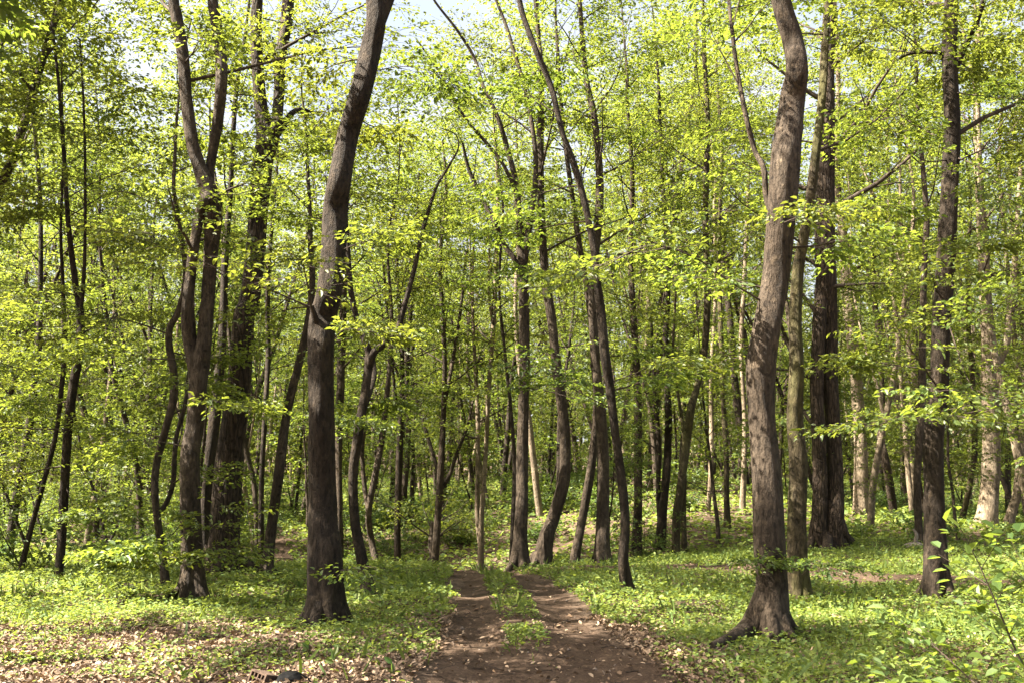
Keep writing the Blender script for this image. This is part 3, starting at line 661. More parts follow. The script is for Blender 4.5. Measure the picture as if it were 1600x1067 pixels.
key_tree('R11', 'reddish slim trunk hugging the left side of the dark stout trunk', 25.0,
    [(1437, 856, 13), (1433, 755, 12), (1437, 680, 13), (1441, 606, 14), (1441, 527, 12), (1444, 414, 10), (1448, 341, 9), (1440, 244, 8), (1434, 170, 7), (1430, 60, 5)], BARK, H=16, flare=0.3, low=8, lowrange=(60, 640), leafL=0.08, lowlen=(1.2, 2.4), seed=38)
# --- trees in and behind the hollow
key_tree('H1', 'pale twisting slender stem with a dark thin twin in the hollow beyond the path', 28.0,
    [(751, 890, 13), (752, 819, 9), (756, 755, 8), (760, 686, 8), (763, 622, 8), (767, 564, 8), (771, 511, 8), (774, 450, 8), (776, 390, 7), (778, 300, 6), (772, 200, 4)], BARK_PALE,
    limbs=[[(752, 860, 9), (746, 800, 9), (746, 730, 8), (747, 659, 8), (742, 560, 6), (738, 460, 5), (741, 360, 4)], [(771, 515, 6), (764, 460, 5), (765, 400, 4), (762, 340, 3)]], H=12, flare=0.3, low=8, lowrange=(300, 720), leafL=0.085, lowlen=(0.9, 1.8), seed=39)
key_tree('H2', 'trunk in the hollow throwing a pale side limb to the right, snag at its foot', 27.5,
    [(679, 892, 14), (685, 792, 12), (689, 723, 12), (693, 649, 10), (695, 580, 9), (692, 500, 8), (688, 400, 7), (697, 300, 5), (692, 220, 4)], BARK,
    limbs=[[(688, 770, 7), (701, 745, 7), (714, 707, 6), (730, 665, 5), (742, 610, 4), (748, 560, 3)], [(693, 640, 7), (704, 580, 7), (714, 520, 6), (722, 460, 5), (728, 390, 4)], [(676, 885, 11), (673, 850, 10), (675, 815, 6)]],
    H=11.5, flare=0.35, low=8, lowrange=(300, 720), leafL=0.085, lowlen=(0.9, 1.8), seed=40)
key_tree('H3', 'dark lower trunk splitting into pale upright stems, left side of the hollow', 29.0,
    [(621, 890, 12), (621, 820, 12), (624, 712, 13), (626, 659, 11), (629, 580, 8), (624, 480, 7), (618, 380, 6), (612, 280, 5)], BARK_DARK,
    limbs=[[(626, 660, 8), (635, 620, 7), (637, 560, 6), (643, 470, 6), (650, 370, 5), (655, 270, 4)], [(625, 670, 6), (616, 600, 5), (606, 500, 5), (598, 400, 4)]], H=11.5, flare=0.3, low=9, lowrange=(300, 700), leafL=0.085, lowlen=(0.9, 1.8), seed=41)
key_tree('H4', 'forked brown stem half hidden behind the slender Y-forked trunk', 24.0,
    [(588, 884, 12), (580, 840, 11), (576, 797, 11), (589, 728, 11), (600, 660, 10), (607, 590, 8), (612, 500, 7), (606, 400, 5)], BARK,
    limbs=[[(578, 800, 8), (571, 760, 8), (567, 700, 7), (575, 640, 6), (572, 560, 5)]], H=12, flare=0.3, low=6, lowrange=(350, 700), leafL=0.08, seed=42)
key_tree('H5', 'straight grey trunk showing just right of the thick dark trunk', 25.0,
    [(531, 872, 13), (530, 803, 12), (529, 733, 13), (530, 664, 14), (532, 612, 14), (533, 560, 13), (536, 491, 12), (538, 400, 10), (534, 300, 8), (528, 190, 6)], BARK, H=12.5, flare=0.3, low=5, lowrange=(250, 640), leafL=0.08, seed=43)
key_tree('L9', 'dark trunk filling the gap between sprouting trunk and furrowed trunk', 21.5,
    [(318, 880, 24), (322, 800, 21), (328, 720, 20), (337, 640, 19), (345, 560, 15), (349, 490, 13), (352, 400, 12), (360, 300, 10), (366, 180, 8)], BARK_DARK, H=15, flare=0.3, low=4, lowrange=(200, 560), leafL=0.08, seed=44)
key_tree('L10', 'thin straight dark trunk just right of the furrowed trunk', 24.0,
    [(408, 862, 10), (409, 739, 9), (415, 633, 9), (419, 553, 9), (418, 480, 8), (421, 400, 7), (430, 300, 5), (436, 210, 4)], BARK_DARK, H=14, flare=0.25, low=6, lowrange=(250, 640), leafL=0.08, seed=45)
key_tree('L11', 'brown trunk slanting left behind the furrowed trunk', 24.3,
    [(402, 862, 10), (401, 819, 9), (396, 750, 9), (385, 705, 9), (374, 640, 8), (362, 560, 7), (352, 450, 6), (345, 330, 5)], BARK, H=14, flare=0.25, low=4, lowrange=(250, 560), leafL=0.08, seed=46)
key_tree('M8', 'narrow pale trunk at the right of the bent mossy trunk', 30.0,
    [(1137, 842, 12), (1135, 768, 10), (1135, 709, 10), (1131, 647, 9), (1129, 588, 9), (1125, 480, 8), (1123, 380, 7), (1128, 250, 6), (1120, 120, 4)], BARK_MOSS, H=17, flare=0.3, low=8, lowrange=(80, 640), leafL=0.085, lowlen=(1.2, 2.6), seed=47)
key_tree('M9', 'thin grey pole-like trunk between the bent mossy trunk and the narrow pale one', 33.0,
    [(1106, 812, 8), (1107, 799, 8), (1110, 751, 8), (1112, 681, 8), (1111, 629, 7), (1112, 560, 7), (1118, 460, 6), (1116, 330, 5)], BARK_PALE, H=16, flare=0.3, low=8, lowrange=(80, 640), leafL=0.085, lowlen=(1.2, 2.6), seed=48)
key_tree('M10', 'pale spotted trunk showing at the left side of the stout smooth trunk', 33.0,
    [(1160, 815, 10), (1161, 768, 10), (1163, 723, 9), (1163, 640, 8), (1158, 540, 8), (1164, 420, 7), (1170, 280, 5)], BARK_PALE, H=16, flare=0.3, low=8, lowrange=(80, 640), leafL=0.085, lowlen=(1.2, 2.6), seed=49)
key_tree('M11', 'short thin stem close on the right of the bent mossy trunk foot', 26.0,
    [(1069, 852, 9), (1068, 796, 9), (1070, 740, 7), (1066, 660, 6), (1052, 560, 5), (1056, 450, 4)], BARK_MOSS, H=11, flare=0.25, low=5, lowrange=(350, 660), leafL=0.08, seed=50)
key_tree('M12', 'dark slim trunk tucked against the left side of the straight crest trunk', 24.0,
    [(800, 876, 10), (801, 820, 8), (804, 740, 7), (800, 660, 6), (790, 560, 6), (780, 450, 5), (786, 330, 4)], BARK_DARK, H=13, flare=0.25, low=4, lowrange=(300, 640), leafL=0.08, seed=51)

# low leafy branches the photograph shows plainly
low_branch('R1', 352, [(1240, 342), (1275, 330)], 0.008, dY=-0.7, nsec=4)
low_branch('R1', 480, [(1140, 440), (1080, 400), (1010, 385), (930, 425), (890, 440)], 0.013, dY=-0.8, nsec=7, t0=0.4)
low_branch('C1', 640, [(900, 610), (860, 585), (820, 560)], 0.01, dY=-0.6)
low_branch('C1', 600, [(1000, 580), (1040, 560), (1080, 572)], 0.01, dY=-0.6)
low_branch('L2', 800, [(265, 838), (230, 850), (195, 862)], 0.008, dY=-0.7, nsec=8, leafL=0.08)
low_branch('L2', 830, [(318, 850), (330, 820), (335, 790)], 0.006, dY=-0.5, nsec=5, leafL=0.07)
low_branch('L2', 905, [(285, 880), (262, 860), (240, 868)], 0.006, dY=-0.4, nsec=5, leafL=0.07)
low_branch('L2', 905, [(322, 880), (336, 858), (345, 862)], 0.006, dY=-0.5, nsec=5, leafL=0.07)
low_branch('L2', 640, [(330, 626), (350, 630), (376, 636)], 0.008, dY=-0.5, nsec=5)
low_branch('L2', 700, [(250, 690), (215, 700), (190, 715)], 0.008, dY=-0.6, nsec=7)
low_branch('L2', 560, [(230, 560), (180, 545), (130, 560)], 0.010, dY=-0.9, nsec=9)
low_branch('L1', 560, [(530, 520), (560, 510), (585, 520)], 0.008, dY=-0.5, nsec=5)
low_branch('L1', 880, [(528, 892), (548, 885), (562, 895)], 0.006, dY=-0.4, nsec=4, leafL=0.06)
low_branch('L1', 400, [(560, 380), (590, 365)], 0.008, dY=-0.4, nsec=5)
low_branch('L1', 120, [(620, 105), (660, 108), (700, 130)], 0.008, dY=-0.2, nsec=5)
low_branch('L5', 640, [(60, 625), (20, 640)], 0.01, dY=-0.6, nsec=6)
low_branch('L5', 760, [(120, 800), (145, 800), (150, 800)], 0.008, dY=-1.0, nsec=6)
low_branch('L5', 340, [(180, 300), (240, 320), (280, 360), (250, 400)], 0.012, dY=-0.5, nsec=10)
low_branch('L5', 380, [(60, 340), (20, 350)], 0.012, dY=-0.5, nsec=8)
low_branch('R3', 560, [(1440, 640), (1420, 650), (1390, 660)], 0.008, dY=-2.0, nsec=6)
low_branch('R3', 480, [(1520, 610), (1560, 622), (1600, 640)], 0.012, dY=-4.0, nsec=9)
low_branch('R3', 430, [(1530, 500), (1570, 470), (1610, 440)], 0.012, dY=-2.5, nsec=9)
low_branch('R3', 150, [(1530, 150), (1580, 155), (1630, 150)], 0.012, dY=-1.5, nsec=9)
low_branch('R3', 250, [(1530, 262), (1570, 300), (1600, 330)], 0.012, dY=-1.5, nsec=9)
low_branch('R3', 260, [(1440, 250), (1400, 210), (1370, 170)], 0.012, dY=-1.5, nsec=9)
low_branch('R2', 900, [(1262, 890), (1275, 875), (1290, 880)], 0.005, dY=-1.6, nsec=5, leafL=0.06)
low_branch('R2', 600, [(1270, 570), (1300, 560), (1330, 575)], 0.008, dY=-0.6, nsec=6)
low_branch('R1', 920, [(1172, 905), (1168, 880), (1180, 870)], 0.005, dY=-0.3, nsec=4, leafL=0.05, t0=0.5, sp=(.15, .3))

# ------------------------------------------------------------------ background wood: individual trees, copied from a few patterns
def pattern_tree(name, seed, H, r, lean, nb, h0, blen, mat, leafL, M, forks=0, leafm=None, sp=(0.4, 0.8), rise=(0.6, 1.5)):
    rng = np.random.default_rng(seed)
    root = empty(name, (0, 0, 0)); t = Tree(); t.base = np.zeros(3); t.root = root
    n = 9; pts = [np.array([0, 0, -0.35])]; d = np.array([lean, rng.normal(0, .05), 1.0])
    for k in range(n):
        d = norm(d * np.array([0.92, 0.92, 1]) + rng.normal(0, 0.075, 3) * np.array([1, 1, 0]))
        pts.append(pts[-1] + d * (H + .35) / n)
    R = r * (1 - 0.9 * np.linspace(0, 1, n + 1) ** 1.1)
    S = spline(np.column_stack([pts, R]), 3); mb = MB()
    tube(mb, S[:, :3], S[:, 3], 8, 0, trunk_mod(rng, 0, 0.35, 4)); trk = mb.build('trunk', mat, root)
    mb = MB(); lines = [(S[:, :3], S[:, 3])]
    for f in range(forks):
        i = int(len(S) * rng.uniform(0.22, 0.5)); a = rng.uniform(0, 6.28)
        ln = branch_line(rng, S[i, :3], (math.cos(a) * .45, math.sin(a) * .45, 1), H * 0.55, 9, 0.05, 0.06)
        rr = S[i, 3] * 0.65 * (1 - 0.85 * np.linspace(0, 1, 9)); m2 = MB(); tube(m2, ln, rr, 7, 0); m2.build('limb', mat, trk)
        lines.append((ln, rr))
    for ln, rr in lines:
        k0 = nb if ln is lines[0][0] else nb // 2
        z0 = h0 if ln is lines[0][0] else ln[2, 2]
        for k in range(k0):
            f = (k + rng.uniform(0, 1)) / k0; h = z0 + (ln[-1, 2] - z0) * f
            i = int(np.clip(np.searchsorted(ln[:, 2], h), 1, len(ln) - 1)); a = k * 2.4 + rng.uniform(-.6, .6)
            d = np.array([math.cos(a), math.sin(a), rng.uniform(*rise) + 0.9 * f])
            bl = branch_line(rng, ln[i], d, blen * (1 - 0.5 * f) * rng.uniform(.6, 1.2), 6, 0.07, 0.08)
            leafy_branch(mb, rng, bl, max(0.012, rr[i] * 0.4), leafL, M=M, nsec=5, flatten=0.6, nsp=2, sp=sp, ns=4)
    mb.build('crown', [TWIG, leafm or LEAF_FAR], root)
    return root

def copy_tree(o):
    r = o.copy(); C.objects.link(r)
    for ch in o.children:
        c = ch.copy(); C.objects.link(c); c.parent = r
        for g_ in ch.children:
            d = g_.copy(); C.objects.link(d); d.parent = c
    return r

PATTERNS = [
    ('straight dark', pattern_tree('forest_tree', 501, 19, 0.16, 0.02, 13, 5.5, 4.4, BARK_DARK, 0.122, 17)),
    ('straight brown', pattern_tree('forest_tree', 502, 18, 0.14, -0.03, 12, 5.0, 4.2, BARK, 0.122, 17)),
    ('pale straight', pattern_tree('forest_tree', 503, 18, 0.13, 0.03, 12, 6.0, 3.8, BARK_PALE, 0.122, 17)),
    ('right-leaning brown', pattern_tree('forest_tree', 504, 17, 0.13, 0.22, 12, 5.0, 4.2, BARK, 0.122, 17)),
    ('left-leaning dark', pattern_tree('forest_tree', 505, 17, 0.12, -0.20, 12, 4.5, 4.0, BARK_DARK, 0.122, 17)),
    ('forked brown', pattern_tree('forest_tree', 506, 18, 0.16, 0.05, 16, 6.0, 2.8, BARK, 0.122, 17, forks=2)),
    ('forked pale', pattern_tree('forest_tree', 507, 17, 0.12, -0.06, 14, 5.5, 2.4, BARK_PALE, 0.122, 17, forks=2)),
    ('low-branched slim', pattern_tree('forest_tree', 508, 14, 0.09, 0.06, 18, 2.5, 2.5, BARK_DARK, 0.108, 17)),
]
UNDER = [
    ('tall layered', pattern_tree('understorey_tree', 521, 8.0, 0.055, 0.08, 20, 1.2, 2.0, BARK_DARK, 0.09, 16, leafm=LEAF, sp=(.4, .75), rise=(0.1, 0.5))),
    ('short layered', pattern_tree('understorey_tree', 522, 5.5, 0.042, -0.12, 15, 0.8, 1.7, BARK_DARK, 0.09, 16, leafm=LEAF, sp=(.4, .75), rise=(0.1, 0.5))),
    ('leaning layered', pattern_tree('understorey_tree', 523, 7.0, 0.05, 0.25, 17, 1.0, 1.8, BARK, 0.09, 16, leafm=LEAF, sp=(.4, .75), rise=(0.1, 0.5))),
]

def pattern_shrub(seed, h, spread, nst, leafL, M):
    rng = np.random.default_rng(seed); root = empty('shrub', (0, 0, 0))
    mw = MB(); ml = MB()
    for k in range(nst):
        a = rng.uniform(0, 6.28); d = np.array([math.cos(a) * .6, math.sin(a) * .6, 1.0])
        ln = branch_line(rng, (math.cos(a) * .05, math.sin(a) * .05, -0.1), d, h * rng.uniform(.7, 1.2), 6, -0.02, 0.12)
        tube(mw, ln, 0.009 * (1 - .75 * np.linspace(0, 1, 6)), 4, 0)
        SP, SD, SS = [], [], []
        for q in range(7):
            t = rng.uniform(.15, 1) * 4.99; i = int(t); p = ln[i] + (ln[i + 1] - ln[i]) * (t - i)
            b = rng.uniform(0, 6.28); SP.append(p); SD.append((math.cos(b), math.sin(b), rng.uniform(-.05, .5))); SS.append(spread * rng.uniform(.5, 1.1))
        sprays(ml, rng, SP, SD, SS, M, leafL, 1, 0)
    mw.build('stem', TWIG, root); ml.build('foliage', [SHRUB, TWIG], root)
    return root
SHRUBS = [('low spreading', pattern_shrub(541, 0.7, 0.5, 9, 0.075, 16)), ('bushy', pattern_shrub(542, 1.2, 0.6, 11, 0.08, 16)), ('tall thin', pattern_shrub(543, 1.9, 0.65, 8, 0.085, 16))]

LANDMARKS = [(-400, 'at the far left edge'), (60, 'between the left edge and the wavy trunk'), (245, 'around the sprouting trunk on the left'), (360, 'between the furrowed and the thick dark trunk'),
             (520, 'between the thick dark trunk and the hollow'), (650, 'over the hollow beyond the path'), (800, 'behind the straight trunk at the path crest'), (900, 'behind the slim curved trunk'),
             (1010, 'around the bent mossy trunk'), (1130, 'just left of the stout smooth trunk'), (1230, 'behind the massive double trunk'), (1340, 'between the double trunk and the dark stout trunk'), (1480, 'around the big pale-barked trunk at right'), (1620, 'past the right edge')]
def where(x, y):
    u = 800 + F * x / y; s = LANDMARKS[0][1]
    for a, b in LANDMARKS:
        if u >= a: s = b
    return s

KEYXY = np.array([t.base[:2] for t in TREES.values()])
rng = np.random.default_rng(77)
used = set()
def place(pats, x, y, sc, rot, label, group, pat=None, sink=0.0):
    k = pat if pat is not None else int(rng.integers(len(pats)))
    src = pats[k][1]
    if (id(pats), k) in used: o = copy_tree(src)
    else: o = src; used.add((id(pats), k))
    o.location = (x, y, terr1(x, y) - sink); o.rotation_euler = (0, 0, rot); o.scale = (sc, sc, sc)
    tag(o, label.format(kind=pats[k][0], where=where(x, max(y, 3))), {'forest_tree': 'tree', 'understorey_tree': 'young tree', 'shrub': 'shrub'}[src.name.split('.')[0]], group)
    return o

def scatter(n, y0, y1, half, dmin, seed, avoid=1.0):
    r = np.random.default_rng(seed); out = np.zeros((0, 2)); tries = 0
    while len(out) < n and tries < n * 60:
        tries += 1
        y = math.sqrt(r.uniform(y0 * y0, y1 * y1)); x = r.uniform(-half, half) * y
        if len(out) and np.min(np.hypot(out[:, 0] - x, out[:, 1] - y)) < dmin * (0.6 + y / 120): continue
        if np.min(np.hypot(KEYXY[:, 0] - x, KEYXY[:, 1] - y)) < avoid: continue
        o, w = line_dist(PATH, np.array([x]), np.array([y]))
        if abs(o[0]) < w[0] + 0.8: continue
        sh = False
        for q in ('R5', 'R8', 'R7', 'M4', 'H1', 'M10'):
            ex, ey = TREES[q].base[0] - x, TREES[q].base[1] - y; al = ex * 0.985 + ey * 0.174
            if 0 < al < 16 and abs(-ex * 0.174 + ey * 0.985) < 1.6: sh = True
        if sh: continue
        out = np.vstack([out, [x, y]])
    return out

for x, y in scatter(235, 28, 92, 0.60, 2.8, 5, 1.4):
    u = 800 + F * x / y
    if y < 37 and 560 < u < 760: continue          # the open hollow
    if y < 31 and 640 < u < 1000: continue
    s = rng.uniform(0.85, 1.15)
    for u0, u1, vt in ((480, 830, 200), (120, 310, 110), (390, 480, 240)):      # openings to the sky between the crowns
        if u0 < u < u1: s = min(s, (1.6 + (HZ - vt) / F * y - terr1(x, y)) / 19.0)
    if s < 0.5: continue
    d = 'standing mid-depth' if y < 48 else ('deep in' if y < 68 else 'far back')
    place(PATTERNS, x, y, s, rng.uniform(0, 0.6) - 0.3 if rng.uniform() < .5 else rng.uniform(0, 6.28), '{kind} tree ' + d + ', {where}', 'trees deep in the wood')
for x, y in scatter(90, 17, 58, 0.60, 2.2, 6, 0.9):
    u = 800 + F * x / y
    if y < 25 and 480 < u < 1500: continue
    if y < 27 and 230 < u < 520: continue
    if y < 34 and 600 < u < 900: continue
    place(UNDER, x, y, rng.uniform(0.75, 1.2), rng.uniform(0, 6.28), '{kind} young tree ' + ('near the glade' if y < 26 else ('mid-depth' if y < 38 else 'deep in')) + ', {where}', 'young trees under the canopy')
for x, y in scatter(190, 17.5, 62, 0.58, 1.2, 8, 0.5):
    u = 800 + F * x / y
    if y < 24 and 560 < u < 1480: continue
    if y < 21 and 270 < u < 470: continue
    if y < 30 and 640 < u < 860: continue
    place(SHRUBS, x, y, rng.uniform(0.7, 1.25), rng.uniform(0, 6.28), '{kind} green shrub ' + ('at the glade edge' if y < 25 else ('mid-depth' if y < 34 else 'in the back')) + ', {where}', 'shrubs of the undergrowth')

for x, y, k in ((1.6, 36.5, 0), (3.4, 38, 1), (5.2, 36, 5), (0.2, 40, 2), (2.6, 42.5, 3), (6.6, 39.5, 0), (-2.6, 38.5, 1), (-1.0, 44, 4), (-4.2, 41.5, 7), (4.4, 44.5, 1)):
    place(PATTERNS, x, y, 0.62 + 0.04 * (k % 4), k * 1.7 + x, '{kind} smaller tree on the bank, {where}', 'trees deep in the wood', pat=k)
for i, (x, y) in enumerate(((0.9, 33.6), (2.7, 34.8), (4.3, 33.2), (5.9, 34.2), (-1.5, 35), (-3.4, 36), (3.3, 40.2), (0.3, 37.6), (7.2, 36.4))):
    place(SHRUBS, x, y, 1.25, i * 1.1, '{kind} green shrub on the bank, {where}', 'shrubs of the undergrowth', pat=i % 3)
# trees round and behind the viewer: their crowns dapple the glade
for i, (x, y, k, s) in enumerate([(-12.5, 13.5, 0, 1.0), (-17, 17, 5, 1.05), (-11, 17.5, 1, 1.0), (10.5, 17, 3, 0.9)]):
    place(PATTERNS, x, y, s, i * 1.3, '{kind} tree standing outside the frame and shading the glade', 'trees shading the glade', pat=k)

DENSE = [('bushy-topped', pattern_tree('forest_tree', 531, 9.6, 0.10, 0.02, 16, 4.8, 1.9, BARK, 0.105, 30, leafm=LEAF, sp=(.4, .7), rise=(0.1, 0.6)))]  # added out of view, compact crowns shaped to shade only the path
for x, y, s_ in ((-6.3, 6.9, 1.0), (-6.6, 8.9, 1.05), (-7.6, 10.8, 1.05), (-9.2, 13.4, 1.15), (-10.6, 16.2, 1.2)):
    place(DENSE, x, y, s_, y * 2, '{kind} smaller tree added outside the frame to shade the path', 'trees shading the glade')

# the wood far behind, one mass of stems and leaves
rng = np.random.default_rng(9); mb = MB()
n = 420; yy = rng.uniform(92, 125, n); xx = rng.uniform(-0.72, 0.72, n) * yy; zz = terr(xx, yy); hh = rng.uniform(13, 20, n)
top = np.stack([xx + rng.normal(0, .8, n), yy + rng.normal(0, .8, n), zz + hh], -1)
sticks(mb, np.stack([xx, yy, zz - .3], -1), top, rng.uniform(.1, .2, n), 0.03, 0)
m = 110; f = rng.uniform(0.12, 1.05, (n, m)); b0 = np.stack([xx, yy, zz], -1)
P = b0[:, None] + (top - b0)[:, None] * f[..., None] + rng.normal(0, 1, (n, m, 3)) * np.array([1.3, 1.3, .5])
sprays(mb, rng, P.reshape(-1, 3), rng.normal(0, 1, (n * m, 3)) * np.array([1, 1, .35]), 1.3, 6, 0.34, None, 1)
n = 16000; yy = rng.uniform(86, 128, n); xx = rng.uniform(-0.74, 0.74, n) * yy; zz = terr(xx, yy) + rng.uniform(0, 1, n) ** 1.3 * 9
sprays(mb, rng, np.stack([xx, yy, zz], -1), rng.normal(0, 1, (n, 3)) * np.array([1, 1, .35]), 1.5, 6, 0.38, None, 1)
tag(mb.build('far_wood', [BARK, LEAF_FAR]), 'distant mass of thin trunks and pale green leaves closing the view', 'woodland', kind='stuff')

# ------------------------------------------------------------------ ground cover, litter
def cover_points(n, y0, y1, half, seed):
    r = np.random.default_rng(seed); y = np.sqrt(r.uniform(y0 * y0, y1 * y1, n)); x = r.uniform(-half, half, n) * y
    return x, y, r

def off_path(x, y, margin=0.0):
    o, w = line_dist(PATH, x, y); e = np.abs(o) - w * (1 + 0.12 * vnoise(x * 2, y * 2, 2, 3))
    strip_mid = (np.abs(o + 0.02) < 0.25 + 0.06 * vnoise(x, y, 3, 4)) & (y > 9.9 + 0.6 * vnoise(x, y, 4, 8)) & (y < 22)
    ok = (e > margin) | strip_mid
    for L in (TRAIL, TRACK):
        o2, w2 = line_dist(L, x, y); ok &= np.abs(o2) > w2 * (0.8 + 0.3 * vnoise(x, y, 4, 6))
    return ok

def cover_density(x, y):
    # bare leaf litter in the left foreground and by the path, thick herbs elsewhere
    d = np.ones(x.shape)
    edge = 10.45 + 0.33 * np.maximum(0, -x - 1.5) + 0.45 * vnoise(x, y, 1.1, 21) + 0.25 * vnoise(x, y, 3.5, 22)
    left = sstep(-0.6, 0.8, (y - edge) / 1.0)
    right_e = 9.5 + 0.3 * vnoise(x, y, 2, 23)
    d = np.where(x < 0.4, 0.03 + 0.38 * (vnoise(x, y, 2.4, 28) > 0.35) * (y > 8.3) + 0.6 * left + 0.37 * left * left, d)
    pr = np.clip((x - (1.25 + 0.25 * vnoise(y, x, 2, 24))) / 0.8, 0, 1)
    d = np.where((x >= 0.4) & (y < 11.5), np.minimum(d, pr), d)
    d = d * np.clip(0.85 + 0.32 * vnoise(x, y, 1.6, 25) + 0.2 * vnoise(x, y, 5, 26), np.where((y > 12.5) | (x > 1.6), 0.55, 0.15), 1)
    bare = np.exp(-((x + 3.7) / 0.9) ** 2 - ((y - 12.4) / 0.8) ** 2)
    return d * (1 - 0.6 * bare)

mb = MB()
for (n, y0, y1, half, size, seed, hmax) in ((220000, 6.2, 13, 0.72, 0.037, 31, 0.08), (250000, 13, 26, 0.66, 0.052, 32, 0.11), (260000, 26, 90, 0.66, 0.15, 33, 0.3)):
    x, y, r = cover_points(n, y0, y1, half, seed)
    keep = off_path(x, y) & (r.uniform(0, 1, n) < cover_density(x, y)); x, y = x[keep], y[keep]; n = len(x)
    clump = 0.55 + 0.45 * np.clip(0.5 + vnoise(x, y, 5, seed), 0, 1.4)
    z = terr(x, y) + hmax * clump * r.uniform(0.15, 1.0, n) * np.where(np.abs(line_dist(PATH, x, y)[0]) < 0.6, 0.6, 1.0) * np.where(np.abs(line_dist(TRAIL, x, y)[0]) < 2.2, 0.4, 1.0)
    D = r.normal(0, 1, (n, 3)); D[:, 2] *= 0.25; N = UP + r.normal(0, 0.38, (n, 3))
    big = r.uniform(0, 1, n) < 0.10 + 0.12 * (vnoise(x, y, 1.3, seed + 5) > 0.4)
    l = size * r.uniform(0.5, 1.35, n) * np.where(big, 1.35, 1.0); z = z + np.where(big, r.uniform(0.02, 0.10, n), 0) * (np.abs(line_dist(PATH, x, y)[0]) > 0.9)
    leaves(mb, np.stack([x, y, z], -1), D, N, l, l * r.uniform(.6, .85, n), 0, 0.12, 0.12)
# grass blades and taller stalks mixed in
n = 26000; x, y, r = cover_points(n, 6.5, 24, 0.68, 35); k = off_path(x, y) & (vnoise(x, y, 1.5, 27) + 0.5 * r.normal(0, 1, n) > 0.55) & (r.uniform(0, 1, n) < cover_density(x, y) + .1)
x, y = x[k], y[k]; n = len(x); D = r.normal(0, .35, (n, 3)); D[:, 2] = 1; l = r.uniform(.07, .24, n)
leaves(mb, np.stack([x, y, terr(x, y)], -1), D, r.normal(0, 1, (n, 3)), l, r.uniform(.005, .012, n), 0, 0.45, 0.1)
tag(mb.build('ground_cover', [HERB]), 'low bright green woodland herbs carpeting the glade on both sides of the path', 'ground cover', kind='stuff')

mb = MB()
for (n, y0, y1, half, size, seed) in ((90000, 6.0, 12.5, 0.72, 0.044, 41), (30000, 12.5, 26, 0.64, 0.06, 42)):
    x, y, r = cover_points(n, y0, y1, half, seed)
    o, w = line_dist(PATH, x, y); onp = np.abs(o) < w * 0.92
    keep = np.where(onp, r.uniform(0, 1, n) < 0.08, r.uniform(0, 1, n) < np.where((y > 12.5) | ((x > 2) & (y > 9)), 0.3, 1.0)); x, y = x[keep], y[keep]; n = len(x)
    z = terr(x, y) + 0.012 + 0.022 * (np.abs(line_dist(PATH, x, y)[0]) < 1.4) * (y < 40) + r.uniform(0, .018, n)
    D = r.normal(0, 1, (n, 3)); D[:, 2] *= 0.22; N = UP + r.normal(0, 0.55, (n, 3)); l = size * np.exp(np.clip(r.normal(-.12, .38, n), -1, .42))
    leaves(mb, np.stack([x, y, z], -1), D, N, l, l * r.uniform(.45, .75, n), 0, 0.3 * r.choice([-1, 1]), 0.3)
n = 1500; x, y, r = cover_points(n, 6.2, 14, 0.6, 43); a = r.uniform(0, 6.28, n); l = r.uniform(.06, .35, n)
z = terr(x, y) + 0.03; p0 = np.stack([x, y, z], -1); p1 = p0 + np.stack([np.cos(a) * l, np.sin(a) * l, r.uniform(-.01, .03, n)], -1)
sticks(mb, p0, p1, r.uniform(.002, .006, n), .002, 1)
tag(mb.build('leaf_litter', [DEAD, TWIG]), 'dry brown fallen leaves and twigs covering bare soil by the path', 'leaf litter', kind='stuff')

# ------------------------------------------------------------------ near sapling, seedlings, fallen wood, brick, stones
def sapling(label, x, y, h, stems, leafL, M, sp, seed, name='sapling'):
    rng = np.random.default_rng(seed); z0 = terr1(x, y); b = np.array([x, y, z0]); root = empty(name, b)
    mw = MB(); ml = MB()
    for d, L in stems:
        ln = branch_line(rng, b + np.array([0, 0, -.1]), d, L, 8, 0.0, 0.05)
        tube(mw, ln, 0.010 * (1 - .8 * np.linspace(0, 1, 8)) + .001, 6, 0)
        SP, SD, SS = [], [], []
        for q in range(11):
            t = (0.35 + 0.64 * q / 10) * 6.99; i = int(t); p = ln[i] + (ln[i + 1] - ln[i]) * (t - i); dd = norm(ln[i + 1] - ln[i])
            s = norm(np.cross(dd, UP)) * (1 if q % 2 else -1)
            SP.append(p); SD.append(dd * .7 + s * .8 + rng.normal(0, .12, 3)); SS.append(rng.uniform(*sp))
        SP.append(ln[-1]); SD.append(ln[-1] - ln[-2]); SS.append(sp[1])
        sprays(ml, rng, SP, SD, SS, M, leafL, 1, 0, flat=0.3, wr=0.003)
    mw.build('stem', TWIG, root, b); ml.build('foliage', [LEAF, TWIG], root, b)
    return tag(root, label, 'sapling')
sapling('leafy bright sapling reaching in low from the right edge', 3.25, 5.6, 1.4,
        [((-0.7, 0.1, 0.95), 1.5), ((-0.55, 0.4, 0.55), 1.3), ((-0.85, -.1, 0.45), 1.2), ((-.3, .3, .9), 1.2), ((-.75, .5, .3), 1.15)], 0.078, 13, (0.22, 0.40), 61)
